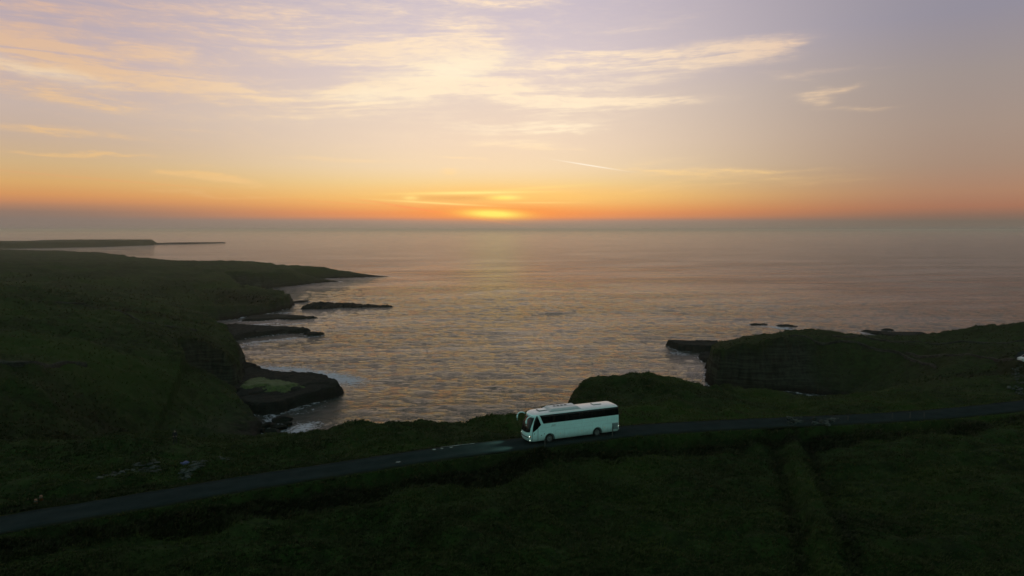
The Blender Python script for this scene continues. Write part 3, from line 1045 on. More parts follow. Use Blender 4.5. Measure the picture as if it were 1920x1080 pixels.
def bm_obj(name, bm, mat, parent=None, smooth_shade=False):
    me = bpy.data.meshes.new(name)
    bm.to_mesh(me)
    bm.free()
    if mat:
        me.materials.append(mat)
    if smooth_shade:
        me.polygons.foreach_set('use_smooth', np.ones(len(me.polygons), dtype=bool))
    return link(name, me, parent)


boulders = [(532, 787, 2.4, "largest dark boulder awash in the cove below the left cliff"),
            (541, 794, 1.3, "small dark boulder at the foot of the largest one in the cove"),
            (512, 813, 2.6, "wide dark boulder nearest the grass bank in the cove"),
            (500, 797, 1.5, "dark boulder against the left shore of the cove"),
            (515, 799, 1.2, "low dark boulder in the surf between the larger ones of the cove"),
            (525, 801, 1.6, "flat dark boulder in the middle of the cove surf"),
            (548, 815, 1.0, "small boulder at the seaward edge of the cove, beside the grass bank"),
            (491, 806, 1.0, "small boulder on the shore at the inmost corner of the cove")]
for k, (u, v, r, lab) in enumerate(boulders):
    x, y = wp(u, v, 0.4)
    o = bm_obj("boulder", icorock(r, 50 + k, (1.35, .9, .62), 3), M_REEF)
    o.location = (x, y, 0.3)
    o.rotation_euler = (0, 0, k * 1.3)
    tag(o, lab, "boulder", "boulders in the cove")

# ------------------------------------------------------------------ sea
rs = np.concatenate([[40, 90], np.geomspace(120, 900, 380), np.geomspace(900, 4000, 90)[1:], np.geomspace(4000, 30000, 40)[1:]])
A, RR = polar(42, 820, rs)
X, Y = RR * np.sin(A), RR * np.cos(A)
Z = (fbm(X * 0.55 + Y * .1, Y, 7.5, 3, 0.5, 3) * 0.32 + fbm(X * .6, Y, 2.6, 2, 0.5, 13) * 0.07) * (1 - sst(RR, 350, 800))
Z = Z + fbm(X * .35 + Y * .2, Y - X * .05, 26, 2, .5, 23) * .22 * (1 - sst(RR, 700, 1500))
sd, _ = coast(X, Y)
dist = -sd
fo = np.exp(-np.maximum(dist, 0) / 2.8) * 0.50
for P in REEFS[2:]:
    c = P.mean(0)
    rad = np.hypot(*(P - c).T).max() + 30
    m = np.hypot(X - c[0], Y - c[1]) < rad
    if m.any():
        d, _ = seg_dist(X[m], Y[m], P, True)
        fo[m] = np.maximum(fo[m], np.exp(-d / 3.2) * 0.48)
# surf where the photograph shows it: streaks from pixel to pixel, with a width in metres
surf = [((480, 690), (560, 695), 6.0, .78), ((555, 696), (655, 714), 8.0, .85), ((450, 693), (500, 688), 2.5, .4), ((600, 708), (560, 704), 3, .4),
        ((520, 765), (590, 758), 1.6, .55), ((500, 775), (560, 768), 3, .55), ((530, 820), (575, 800), 5.5, .7), ((560, 775), (600, 765), 3, .4), ((508, 778), (528, 792), 3, .6), ((498, 782), (520, 796), 2.2, .6),
        ((540, 790), (570, 795), 2.5, .4), ((505, 800), (510, 815), 1.5, .5),
        ((470, 643), (560, 633), 4.0, .62), ((450, 650), (480, 646), 4, .5), ((560, 634), (600, 629), 3, .4),
        ((480, 612), (560, 608), 5.0, .55), ((470, 609), (520, 606), 4, .6), ((505, 588), (530, 586), 5, .55), ((560, 605), (590, 600), 2, .35),
        ((1270, 662), (1325, 668), 4.0, .5), ((1320, 643), (1350, 642), 3, .4), ((1430, 611), (1480, 617), 5, .62), ((1395, 608), (1420, 607), 2, .4),
        ((1600, 622), (1640, 628), 3, .5), ((1650, 620), (1720, 622), 4, .4), ((1330, 722), (1345, 732), 1.2, .7), ((1380, 737), (1410, 738), 1.0, .7),
        ((250, 459), (290, 461), 10, .5), ((300, 454), (420, 453), 14, .45), ((150, 468), (240, 471), 16, .45), ((230, 463), (330, 474), 10, .35),
        ((440, 485), (560, 500), 9, .4), ((640, 510), (750, 520), 6, .45), ((600, 571), (740, 571), 3, .3), ((575, 597), (600, 596), 3, .3)]
for (p, q, w, k) in surf:
    a, b = np.array(wp(*p)), np.array(wp(*q))
    d, _ = seg_dist(X, Y, np.array([a, b]))
    d = d + fbm(X, Y, w * 2.5, 2, .5, 91) * w * .5
    fo = np.maximum(fo, np.exp(-(np.maximum(d, 0) / w) ** 2) * k)
V = np.stack([X, Y, Z], -1).reshape(-1, 3)
fc = grid_faces(*X.shape, keep=(sd.ravel() < 3))
V, fc, (fo,) = compact(V, fc, (fo.ravel(),))
me = mesh_from("sea", V, fc, M_SEA)
at_ = me.attributes.new('foam', 'FLOAT', 'POINT')
at_.data.foreach_set('value', fo.astype(np.float32))
tag(link("sea", me), "calm grey pink sea reaching to the hazy horizon", kind='structure')

# ------------------------------------------------------------------ road
n = len(ROAD3)
tg = np.gradient(ROAD3[:, :2], axis=0)
tg /= np.hypot(*tg.T)[:, None]
nr = np.stack([tg[:, 1], -tg[:, 0]], -1)       # camera side
acr = np.array([-1.0, -.96, -.5, 0, .5, .96, 1.0])
S = np.concatenate([[0], np.cumsum(np.hypot(*np.diff(ROAD3[:, :2], axis=0).T))])
ts = np.arange(0, S[-1], 0.7)
cx = [np.interp(ts, S, ROAD3[:, k]) for k in range(3)]
nx_, ny_ = np.interp(ts, S, nr[:, 0]), np.interp(ts, S, nr[:, 1])
rows = []
for a in acr:
    wob = fbm(ts, ts * 0 + a * 50, 3.0, 3, .6, 19) * 0.16 * (abs(a) > .9)
    off = a * ROAD_HW + np.sign(a) * wob
    zz = cx[2] - 0.03 * a * a - (abs(a) == 1.0) * 0.16
    rows.append(np.stack([cx[0] + nx_ * off, cx[1] + ny_ * off, zz], -1))
V = np.stack(rows, 1).reshape(-1, 3)
fc = grid_faces(len(ts), len(acr), wrap=False)
me = mesh_from("road", V, fc, M_ASPH)
at_ = me.attributes.new('across', 'FLOAT', 'POINT')
at_.data.foreach_set('value', np.tile((acr + 1) / 2, len(ts)).astype(np.float32))
road = tag(link("road", me), "narrow grey coast road crossing the grassland below the camera", kind='structure')
if me.polygons[0].normal.z < 0:
    me.flip_normals()


def road_at(u, v):
    """distance along the road nearest a photo pixel, offset, heading"""
    x, y = wp(u, v, ROAD_H)
    d = np.hypot(cx[0] - x, cx[1] - y)
    i = int(d.argmin())
    off = (x - cx[0][i]) * nx_[i] + (y - cx[1][i]) * ny_[i]
    return i, off


# ------------------------------------------------------------------ haze over sea and land
hz, ht, hb = bpy.data.materials.new("sea haze"), None, None
hz.use_nodes = True
ht = hz.node_tree
ht.nodes.clear()
pv = ht.nodes.new('ShaderNodeVolumePrincipled')
pv.inputs['Color'].default_value = (0.84, 0.86, 0.74, 1)
pv.inputs['Density'].default_value = 0.00011
pv.inputs['Anisotropy'].default_value = 0.72
ho = ht.nodes.new('ShaderNodeOutputMaterial')
ht.links.new(pv.outputs[0], ho.inputs['Volume'])
bm = bmesh.new()
bmesh.ops.create_cube(bm, size=1.0)
for v_ in bm.verts:
    v_.co = Vector((v_.co.x * 64000, v_.co.y * 64000, -6.0 if v_.co.z < 0 else 57.0))
hazeo = bm_obj("haze", bm, hz)
tag(hazeo, "thin grey dusk haze lying over the sea and the far headlands", kind='stuff')


# ------------------------------------------------------------------ coach
def at_land(x, y):
    return float(land(np.array([x]), np.array([y]))[0])


LV = [  # height, nose x, tail x, half width
    (0.33, 5.86, -6.00, 1.20), (0.42, 5.98, -6.06, 1.25), (0.70, 6.06, -6.10, 1.275), (1.15, 6.06, -6.10, 1.275), (1.45, 6.02, -6.10, 1.275),
    (1.90, 5.92, -6.10, 1.275), (2.40, 5.74, -6.08, 1.275), (2.85, 5.52, -6.06, 1.27), (3.08, 5.44, -6.03, 1.265), (3.22, 5.46, -6.0, 1.25), (3.36, 5.34, -5.94, 1.22),
    (3.46, 5.12, -5.86, 1.15), (3.53, 4.78, -5.72, 1.02), (3.57, 4.3, -5.5, 0.82), (3.60, 3.6, -5.1, 0.5)]
LVA = np.array(LV)
NOSE, TAIL, PN = 0.78, 0.30, 2.6


def prof_at(z):
    return [float(np.interp(z, LVA[:, 0], LVA[:, k])) for k in (1, 2, 3)]


def nose_pt(z, t, off=0.0):
    """t in degrees: -90 (right side) .. 90 (left side) round the nose"""
    xf, xr, hw = prof_at(z)
    c, s = math.cos(R(t)), math.sin(R(t))
    e = 2 / PN
    return Vector((xf - NOSE + (NOSE + off) * abs(c) ** e, (hw + off) * math.copysign(abs(s) ** e, s), z))


def side_pt(x, z, sgn, off=0.0):
    xf, xr, hw = prof_at(z)
    xc = xf - NOSE
    if x > xc:
        q = min((x - xc) / NOSE, 0.999)
        return Vector((x + off * q, sgn * (hw * (1 - q ** PN) ** (1 / PN) + off), z))
    return Vector((x, sgn * (hw + off), z))


def outline(z):
    xf, xr, hw = prof_at(z)
    P = []
    e = 2 / PN
    for k in range(17):
        P.append(nose_pt(z, 90 - k * 180 / 16))
    xs = np.linspace(xf - NOSE, xr + TAIL, 26)[1:-1]
    for x in xs:
        P.append(Vector((x, -hw, z)))
    for k in range(9):
        a = R(-90 + k * 180 / 8)
        P.append(Vector((xr + TAIL - TAIL * abs(math.cos(a)) ** .6, hw * math.copysign(abs(math.sin(a)) ** .6, math.sin(a)), z)))
    for x in xs[::-1]:
        P.append(Vector((x, hw, z)))
    return P


def quad_strip(rows, name, mat, parent, smooth_shade=True, thick=0.0):
    """rows: list of lists of points, all the same length"""
    n, m = len(rows), len(rows[0])
    V = [p for r in rows for p in r]
    Fc = [(i * m + j, i * m + j + 1, (i + 1) * m + j + 1, (i + 1) * m + j) for i in range(n - 1) for j in range(m - 1)]
    me = mesh_from(name, V, Fc, mat, smooth_shade)
    o = link(name, me, parent)
    if thick:
        md = o.modifiers.new('thickness', 'SOLIDIFY')
        md.thickness = thick
        md.offset = 0
    return o


def side_shape(poly, sgn, off, name, mat, parent, nx=14, nz=5, thick=0.008):
    """a flat outline in (x, z), laid on the curved flank"""
    xs_ = sorted(set([p[0] for p in poly] + list(np.linspace(min(p[0] for p in poly), max(p[0] for p in poly), nx))))
    eps = 1e-4
    xs_[0] += eps
    xs_[-1] -= eps
    rows = []
    for x in xs_:
        zs = []
        for i in range(len(poly)):
            a, b = poly[i], poly[(i + 1) % len(poly)]
            if (a[0] - x) * (b[0] - x) < 0:
                zs.append(a[1] + (b[1] - a[1]) * (x - a[0]) / (b[0] - a[0]))
            elif a[0] == x:
                zs.append(a[1])
        if len(zs) < 2:
            zs = zs * 2 if zs else [poly[0][1]] * 2
        z0, z1 = min(zs), max(zs)
        rows.append([side_pt(x, z0 + (z1 - z0) * k / nz, sgn, off) for k in range(nz + 1)])
    return quad_strip(rows, name, mat, parent, True, thick)


def box_bm(bm, c, s, rot=None):
    m = Matrix.Translation(c) @ (rot.to_4x4() if rot is not None else Matrix.Identity(4)) @ Matrix.Diagonal((*s, 1))
    return bmesh.ops.create_cube(bm, size=1.0, matrix=m)['verts']


def rbox(name, c, s, mat, parent, bev=0.02, seg=2, taper=None):
    bm = bmesh.new()
    vs = box_bm(bm, c, s)
    if taper:
        for v in vs:
            if v.co.z > c[2]:
                v.co.x = c[0] + (v.co.x - c[0]) * taper[0]
                v.co.y = c[1] + (v.co.y - c[1]) * taper[1]
    if bev:
        bmesh.ops.bevel(bm, geom=bm.edges[:], offset=bev, segments=seg, affect='EDGES')
    return bm_obj(name, bm, mat, parent, False)


def tube(name, path, radii, mat, parent, seg=10, flat=1.0, caps=True):
    path = [Vector(p) for p in path]
    if not hasattr(radii, '__len__'):
        radii = [radii] * len(path)
    V, Fc = [], []
    up = Vector((0, 0, 1))
    prev = None
    for i, p in enumerate(path):
        t = (path[min(i + 1, len(path) - 1)] - path[max(i - 1, 0)]).normalized()
        a = up.cross(t)
        if a.length < .1:
            a = Vector((0, 1, 0)).cross(t) if prev is None else prev
        a.normalize()
        prev = a
        b = t.cross(a)
        for k in range(seg):
            w = 2 * math.pi * k / seg
            V.append(p + a * math.cos(w) * radii[i] + b * math.sin(w) * radii[i] * flat)
    for i in range(len(path) - 1):
        for k in range(seg):
            k2 = (k + 1) % seg
            Fc.append((i * seg + k, i * seg + k2, (i + 1) * seg + k2, (i + 1) * seg + k))
    if caps:
        Fc.append(tuple(range(seg))[::-1])
        Fc.append(tuple((len(path) - 1) * seg + k for k in range(seg)))
    return link(name, mesh_from(name, V, Fc, mat), parent)


def lathe(name, prof, mat, parent, loc, axis_y=1, seg=32):
    """profile of (radius, along) turned about the local y axis"""
    V, Fc = [], []
    for r, a in prof:
        for k in range(seg):
            w = 2 * math.pi * k / seg
            V.append((r * math.cos(w), a * axis_y, r * math.sin(w)))
    n = len(prof)
    for i in range(n - 1):
        for k in range(seg):
            k2 = (k + 1) % seg
            Fc.append((i * seg + k, i * seg + k2, (i + 1) * seg + k2, (i + 1) * seg + k))
    Fc.append(tuple(range(seg)))
    Fc.append(tuple((n - 1) * seg + k for k in range(seg)))
    o = link(name, mesh_from(name, V, Fc, mat), parent)
    o.location = loc
    return o


def wheel(parent, loc, sgn, r=0.5, w=0.29, rear=False):
    root = lathe("wheel", [(r * .62, -w * .1), (r * .66, w * .42), (r * .9, w * .5), (r * .985, w * .38), (r, w * .2), (r, -w * .3), (r * .95, -w * .5), (r * .5, -w * .5)],
                 M_RUB, parent, loc, sgn)
    dish = -w * .15 if rear else w * .30
    lathe("rim", [(r * .62, w * .38), (r * .58, w * .36), (r * .56, dish), (r * .34, dish - .02), (r * .30, dish + .04), (r * .12, dish + .06), (r * .1, dish - .02)],
          M_RIM, root, (0, 0, 0), sgn)
    hub = lathe("hub", [(r * .24, dish - .02), (r * .24, dish + .06), (r * .16, dish + .10), (r * .05, dish + .10)], M_GREY, root, (0, 0, 0), sgn, 16)
    bm = bmesh.new()
    for k in range(10):
        a = 2 * math.pi * k / 10
        bmesh.ops.create_cone(bm, cap_ends=True, segments=6, radius1=.018, radius2=.015, depth=.04,
                              matrix=Matrix.Translation((math.cos(a) * r * .42, sgn * (dish + .02), math.sin(a) * r * .42)) @ Matrix.Rotation(R(90), 4, 'X'))
    tag(bm_obj("wheel_nuts", bm, M_GREY, root), kind='stuff')
    return root


# stand it on the road where the photograph has it
hx, hy = wp(1029, 829.5, ROAD_H)          # near side wheels, where they touch the road
tx_, ty_ = wp(1120, 817.5, ROAD_H)
bd = Vector((hx - tx_, hy - ty_, 0)).normalized()
bus_pos = Vector(((hx + tx_) / 2, (hy + ty_) / 2, ROAD_H + .01)) + Vector((bd.y, -bd.x, 0)) * 1.2 - bd * .13
bus = empty("coach", bus_pos)
tag(bus, "white single deck coach driving on the narrow coast road with its headlamps lit", "coach")

# body shell
rings = []
zlev = sorted(set([l[0] for l in LV] + [0.55, 0.9, 1.3, 1.65, 2.15, 2.6]))
V, Fc = [], []
for z in zlev:
    rings.append(outline(z))
m_ = len(rings[0])
V = [p for r in rings for p in r]
for i in range(len(rings) - 1):
    for k in range(m_):
        k2 = (k + 1) % m_
        Fc.append((i * m_ + k2, i * m_ + k, (i + 1) * m_ + k, (i + 1) * m_ + k2))
Fc.append(tuple(range(m_)))
Fc.append(tuple((len(rings) - 1) * m_ + k for k in range(m_))[::-1])
bme = mesh_from("body", V, Fc, M_PAINT)
body = link("body", bme, bus)
bm = bmesh.new()
bm.from_mesh(bme)
bmesh.ops.recalc_face_normals(bm, faces=bm.faces[:])
bm.to_mesh(bme)
bm.free()
bm = bmesh.new()
WX = (3.28, -3.02)
for x in WX:
    for s in (-1, 1):
        bmesh.ops.create_cone(bm, cap_ends=True, segments=40, radius1=.61, radius2=.61, depth=.62,
                              matrix=Matrix.Translation((x, s * 1.06, .50)) @ Matrix.Rotation(R(90), 4, 'X'))
cut = bm_obj("cutter", bm, None, bus)
md = body.modifiers.new('arches', 'BOOLEAN')
md.operation = 'DIFFERENCE'
md.solver = 'EXACT'
md.object = cut
dg = bpy.context.evaluated_depsgraph_get()
newme = bpy.data.meshes.new_from_object(body.evaluated_get(dg))
body.modifiers.clear()
body.data = newme
bpy.data.objects.remove(cut)
body.data.materials.clear()
body.data.materials.append(M_PAINT)
for p_ in body.data.polygons:
    p_.material_index = 0
body.data.materials.append(M_ROOF_LIT)
for p_ in body.data.polygons:
    if p_.center.z > 3.37 and p_.normal.z > .3:
        p_.material_index = 1
try:
    body.data.set_sharp_from_angle(angle=R(32))
except Exception:
    pass
rbox("chassis", (0, 0, .42), (11.2, 1.35, .36), M_DARK, bus, .03)
for x, nm in ((WX[0], False), (WX[1], True)):
    for s in (-1, 1):
        wheel(bus, (x, s * 1.07, .50), s, .50, .29, nm)
        rows = [[Vector((x + math.cos(a) * rr, s * (1.284 if rr > .61 else 1.15), .5 + math.sin(a) * rr)) for a in np.linspace(R(-14), R(194), 25)] for rr in (.60, .635)]
        quad_strip(rows, "wheel_arch", M_DARK, bus, True, .012)

# glass
zt, zb = 3.33, 2.33
for s in (-1, 1):
    # black band behind the panes, slanting at the front
    side_shape([(4.62, zt), (4.10, zb), (-5.93, zb + .02), (-5.86, zt)], s, .006, "window_band", M_DARK, bus, 30)
    edges_ = [4.60, 2.85, 1.15, -.55, -2.25, -3.95, -5.84]
    for k in range(6):
        a, b = edges_[k] - .015, edges_[k + 1] + .015
        if k == 0:
            poly = [(4.57, zt - .03), (4.13, zb + .04), (b, zb + .04), (b, zt - .03)]
        elif k == 5:
            poly = [(a, zt - .03), (a, zb + .05), (-5.88, zb + .06), (-5.82, zt - .03)]
        else:
            poly = [(a, zt - .03), (a, zb + .04), (b, zb + .04), (b, zt - .03)]
        side_shape(poly, s, .014, "side_window", M_GLASS, bus, 6)
    side_shape([(5.48, 1.42), (5.42, 2.0), (5.28, 2.6), (5.10, 3.02), (4.98, 3.26), (4.86, 3.30), (4.50, 2.42), (4.42, 2.24), (4.86, 1.80)], s, .012,
               "door_glass" if s > 0 else "driver_window", M_GLASS, bus, 16)
# windscreen, wrapped round the nose
rows = []
for z in np.linspace(1.36, 3.06, 12):
    lim = 56 - 4 * max(0, (z - 2.6))
    rows.append([nose_pt(z + 0.10 * (abs(t) / 56) ** 2 * (1 if z < 1.6 else 0), t, .012) for t in np.linspace(-lim, lim, 21)])
quad_strip(rows, "windscreen", M_GLASS, bus, True, .01)
rows = [[nose_pt(z, t, .026) for z in np.linspace(1.38, 3.05, 8)] for t in (-.8, .8)]
quad_strip(rows, "windscreen_divider", M_DARK, bus, True, .008)
for t0, t1 in ((-40, -6), (8, 44)):
    tube("wiper", [nose_pt(1.42 + .55 * q, t0 + (t1 - t0) * q, .05) for q in np.linspace(0, 1, 6)], .014, M_DARK, bus, 6)
# lower nose: grille slot, lamps, plate
rows = [[nose_pt(z, t, .012) for t in np.linspace(-44, 44, 17)] for z in (.80, .90)]
quad_strip(rows, "front_grille", M_DARK, bus, True, .02)
rows = [[nose_pt(z, t, .010) for t in np.linspace(-60, 60, 17)] for z in (.56, .585)]
quad_strip(rows, "bumper_gap", M_SEAM, bus, True, .01)
for s in (-1, 1):
    rows = [[nose_pt(z, s * t, .016) for t in np.linspace(50, 68, 6)] for z in np.linspace(.84, 1.08, 4)]
    hs = quad_strip(rows, "headlight_housing", M_GREY, bus, True, .02)
    for tt, zz, rr in ((55, .96, .075), (62, .98, .06)):
        p_ = nose_pt(zz, s * tt, .03)
        bm = bmesh.new()
        bmesh.ops.create_uvsphere(bm, u_segments=14, v_segments=8, radius=rr, matrix=Matrix.Translation(p_) @ Matrix.Diagonal((.5, 1, 1, 1)))
        bm_obj("headlight", bm, M_LAMP if tt == 55 else M_AMBER, hs, True)
    p_ = nose_pt(.50, s * 56, .02)
    bm = bmesh.new()
    bmesh.ops.create_uvsphere(bm, u_segments=14, v_segments=8, radius=.055, matrix=Matrix.Translation(p_) @ Matrix.Diagonal((.5, 1, 1, 1)))
    bm_obj("fog_lamp", bm, M_LAMP, bus, True)
    # drooping mirror: arm from the brow, housing hanging in front of the pillar
    y = s * 1.12
    arm = tube("mirror_arm", [(5.42, s * .98, 3.12), (5.66, s * 1.10, 3.26), (5.95, s * 1.20, 3.27), (6.18, s * 1.27, 3.14), (6.28, s * 1.30, 2.92)],
               [.055, .062, .06, .06, .07], M_PAINT, bus, 10)
    tube("mirror_head", [(6.24, s * 1.29, 3.02), (6.30, s * 1.30, 2.86), (6.31, s * 1.31, 2.62), (6.29, s * 1.31, 2.38), (6.26, s * 1.31, 2.30)],
         [.06, .115, .125, .115, .05], M_PAINT, arm, 12, .75)
# door on the near flank, hatches and seams
for s in (1,):
    for x in (5.50, 4.80):
        top = 1.42 if x > 5 else 1.84
        rows = [[side_pt(x + dx + (0.10 * max(0, .9 - z) if x > 5 else 0), z, s, .007) for z in np.linspace(.36, top, 8)] for dx in (-.02, .02)]
        quad_strip(rows, "door_seam", M_RUB, bus, True, .008)
    rows = [[side_pt(x, z, s, .012) for x in (5.30, 5.20)] for z in (1.22, 1.30)]
    quad_strip(rows, "door_handle", M_DARK, bus, True, .02)
for s in (-1, 1):
    def seam(x0, z0, x1, z1, wd=.014):
        dx, dz = (wd / 2, 0) if abs(x1 - x0) < abs(z1 - z0) else (0, wd / 2)
        n = 10
        rows = [[side_pt(x0 + (x1 - x0) * q + sg * dx, z0 + (z1 - z0) * q + sg * dz, s, .005) for q in np.linspace(0, 1, n)] for sg in (-1, 1)]
        quad_strip(rows, "panel_seam", M_SEAM, bus, True, .004)
    seam(2.55, 1.42, -2.35, 1.42)
    for x in (2.55, 1.35, .12, -1.10, -2.35):
        seam(x, .45, x, 1.42)
    seam(3.95, 1.42, 4.5, 1.42)
    seam(-3.75, 1.42, -5.9, 1.42)
    seam(-3.75, .45, -3.75, 1.42)
    seam(4.2, 1.86, -5.85, 1.86, .010)
    # engine grille at the rear corner with its louvres
    gr = side_shape([(-5.02, 1.38), (-5.02, .62), (-5.86, .62), (-5.86, 1.38)], s, .008, "engine_grille", M_GREY, bus, 4)
    for k in range(9):
        z = .68 + k * .08
        side_shape([(-5.05, z + .022), (-5.05, z), (-5.83, z), (-5.83, z + .022)], s, .016, "louvre", M_SEAM, gr, 3, 1, .01)
    for x, z, mt in ((1.95, .95, M_AMBER), (-.9, .92, M_AMBER), (-3.98, .98, M_AMBER), (-5.92, .98, M_LAMP)):
        p_ = side_pt(x, z, s, .012)
        rbox("side_lamp", p_, (.09, .02, .045), mt, bus, .006, 1)
    for x, z in ((4.35, .98), (3.98, 1.12)):
        rbox("filler_cap", side_pt(x, z, s, .006), (.10, .012, .10), M_DARK, bus, .004, 1)
    # small unreadable lettering behind the front wheel, underlined in ochre
    for k in range(6):
        x = 3.05 - k * .085 if s > 0 else 2.62 + k * .085
        h = .13 if k in (0, 4) else .09
        side_shape([(x, 2.00), (x - .04, 2.00 + h), (x - .075, 2.00 + h), (x - .035, 2.00)], s, .006, "lettering", M_MARKTXT, bus, 3, 1, .003)
    side_shape([(3.12, 1.95), (3.12, 1.915), (2.52, 1.925), (2.52, 1.945)], s, .006, "lettering_underline", M_OCHRE, bus, 3, 1, .003)
# tail
for s in (-1, 1):
    rbox("tail_light", (-6.09, s * 1.0, 1.1), (.05, .18, .5), M_RED, bus, .02)
rbox("rear_window", (-6.075, 0, 2.75), (.04, 1.8, .75), M_GLASS, bus, .015)
rbox("bumper", (-6.10, 0, .55), (.10, 2.2, .22), M_PAINT, bus, .04)
# roof
ac = rbox("roof_air_conditioner", (1.15, 0, 3.70), (3.9, 1.95, .26), M_AC, bus, .07, 3, (.90, .86))
rbox("roof_unit_base", (1.15, 0, 3.585), (4.1, 2.02, .08), M_DARK, bus, .02)
for k in range(4):
    f = lathe("fan_opening", [(.17, -.02), (.18, .02), (.14, .02), (.02, -.005)], M_DARK, ac, (1.98 - .48 * k, -.28, 3.84), 1, 24)
    f.rotation_euler = (R(90), 0, 0)
rows = [[Vector((x, y, 3.838)) for x in np.linspace(-.45, 2.35, 4)] for y in (.12, .15)]
quad_strip(rows, "vent_slot", M_DARK, ac, False, .006)
for x in (3.75, -3.45):
    hh_ = rbox("roof_hatch", (x, 0, 3.655), (1.0, .72, .09), M_ROOF_LIT, bus, .03)
    rbox("hatch_frame", (x, 0, 3.61), (1.1, .82, .05), M_DARK, hh_, .01)
for o_ in list(bus.children):
    if o_.name.startswith('roof_unit_base'):
        o_.data.materials[0] = M_AC

# heading from the road, pitched with it
fx, fy = hx - tx_, hy - ty_
bus.rotation_euler = (0, 0, math.atan2(fy, fx))
bus.scale = (1.07, 1.07, 1.07)
bpy.context.view_layer.update()
# its headlamps light the road ahead
for s in (-1, 1):
    ld = bpy.data.lights.new("headlamp_beam", 'SPOT')
    ld.energy = 2600
    ld.color = (0.62, 1.0, 0.86)
    ld.spot_size = R(50)
    ld.spot_blend = 1.0
    ld.shadow_soft_size = 0.08
    lo_ = bpy.data.objects.new("headlamp_beam", ld)
    COL.objects.link(lo_)
    lo_.parent = bus
    lo_.location = nose_pt(.96, s * 55, .14)
    lo_.rotation_euler = Vector((-1, 0.04 - 0.02 * s, .045)).to_track_quat('Z', 'Y').to_euler()


# ------------------------------------------------------------------ small van on the far bend of the road
van = empty("parked_van", (0, 0, 0))
tag(van, "small white van on the far bend of the road at the right edge", "van")
prof_v = [(2.15, .28), (2.22, .62), (2.12, .98), (1.35, 1.16), (.72, 1.72), (.45, 1.80), (-2.0, 1.82), (-2.18, 1.66), (-2.25, .9), (-2.22, .28)]
bm = bmesh.new()
L1 = [bm.verts.new((x, .84 - (.12 if z > 1.2 else 0), z)) for x, z in prof_v]
L2 = [bm.verts.new((x, -.84 + (.12 if z > 1.2 else 0), z)) for x, z in prof_v]
n = len(L1)
for i in range(n):
    j = (i + 1) % n
    bm.faces.new((L1[i], L1[j], L2[j], L2[i]))
bm.faces.new(L1[::-1])
bm.faces.new(L2)
bmesh.ops.recalc_face_normals(bm, faces=bm.faces[:])
bmesh.ops.bevel(bm, geom=bm.edges[:], offset=.05, segments=2, affect='EDGES')
bm_obj("body", bm, M_WHITE, van, False)
for s in (-1, 1):
    for x0, x1 in ((.55, -.35), (-.42, -1.25), (-1.32, -2.0)):
        bm = bmesh.new()
        q = [(x0 + (.42 if x0 > .5 else 0), 1.12), (x0, 1.62), (x1, 1.62), (x1, 1.12)]
        vs = [bm.verts.new((x, s * ((.84 - .12 * (z - 1.0) / .62) + .012), z)) for x, z in q]
        bm.faces.new(vs)
        o_ = bm_obj("side_window", bm, M_GLASS, van)
        o_.modifiers.new('thickness', 'SOLIDIFY').thickness = .015
    for x in (1.42, -1.42):
        wheel(van, (x, s * .74, .31), s, .31, .2)
    rbox("headlight", (2.16, s * .62, .78), (.10, .28, .16), M_GREY, van, .02)
    rbox("tail_light", (-2.24, s * .70, 1.0), (.05, .12, .4), M_RED, van, .02)
bm = bmesh.new()
vs = [bm.verts.new(q) for q in ((1.36, .66, 1.20), (.80, .60, 1.70), (.80, -.60, 1.70), (1.36, -.66, 1.20))]
bm.faces.new(vs)
o_ = bm_obj("windscreen", bm, M_GLASS, van)
o_.modifiers.new('thickness', 'SOLIDIFY').thickness = .03
rbox("bumper", (2.18, 0, .40), (.14, 1.6, .18), M_DARK, van, .04)
vx, vy = wp(1929, 679, 20.0)
van.location = (vx, vy, at_land(vx, vy) + .15)
van.rotation_euler = (0, 0, R(184))

# ------------------------------------------------------------------ stones, posts, markers
def outcrop(u0, u1, v0, v1, n, label, smin=.25, smax=1.1, h=22.6, flat=.28, seed=1):
    """a patch of pale limestone blocks half sunk in the turf: every block a part"""
    rr = random.Random(seed)
    cxx, cyy = wp((u0 + u1) / 2, (v0 + v1) / 2, h)
    root = empty("rock_outcrop", (cxx, cyy, at_land(cxx, cyy)))
    tag(root, label, "rock outcrop", "pale rock outcrops beside the road")
    meshes = []
    for k in range(6):
        bm = icorock(1.0, seed * 10 + k, (1.25, .75, flat + .12), 2)
        me = bpy.data.meshes.new("stone")
        bm.to_mesh(me)
        bm.free()
        me.materials.append(M_LIME)
        meshes.append(me)
    P = []
    for k in range(n):
        t = rr.random()
        u = u0 + (u1 - u0) * t
        v = v0 + (v1 - v0) * (1 - t) * .75 + (v1 - v0) * .25 * rr.random() + rr.uniform(-4, 4)
        P.append((*wp(u, v, h), rr.uniform(smin, smax) ** 1.4))
    P = np.array(P)
    zz = land(P[:, 0], P[:, 1])
    for (x, y, s), z in zip(P, zz):
        o = link("stone", meshes[rr.randrange(6)], root)
        o.location = (x - cxx, y - cyy, z - root.location.z + s * .06)
        o.scale = (s, s, s)
        o.rotation_euler = (rr.uniform(-.15, .15), rr.uniform(-.15, .15), rr.uniform(-.5, .5) + .25)
    return root


outcrop(188, 300, 880, 908, 190, "largest patch of pale broken limestone on the bank above the road, left of the person", .12, .52, 22.8, seed=3)
outcrop(335, 385, 870, 896, 85, "middle patch of pale limestone just below the blue bundle", .12, .48, 22.4, seed=4)
outcrop(412, 436, 860, 868, 12, "smallest patch of pale limestone, right of the other two beside the road", .15, .5, 22.2, seed=5)

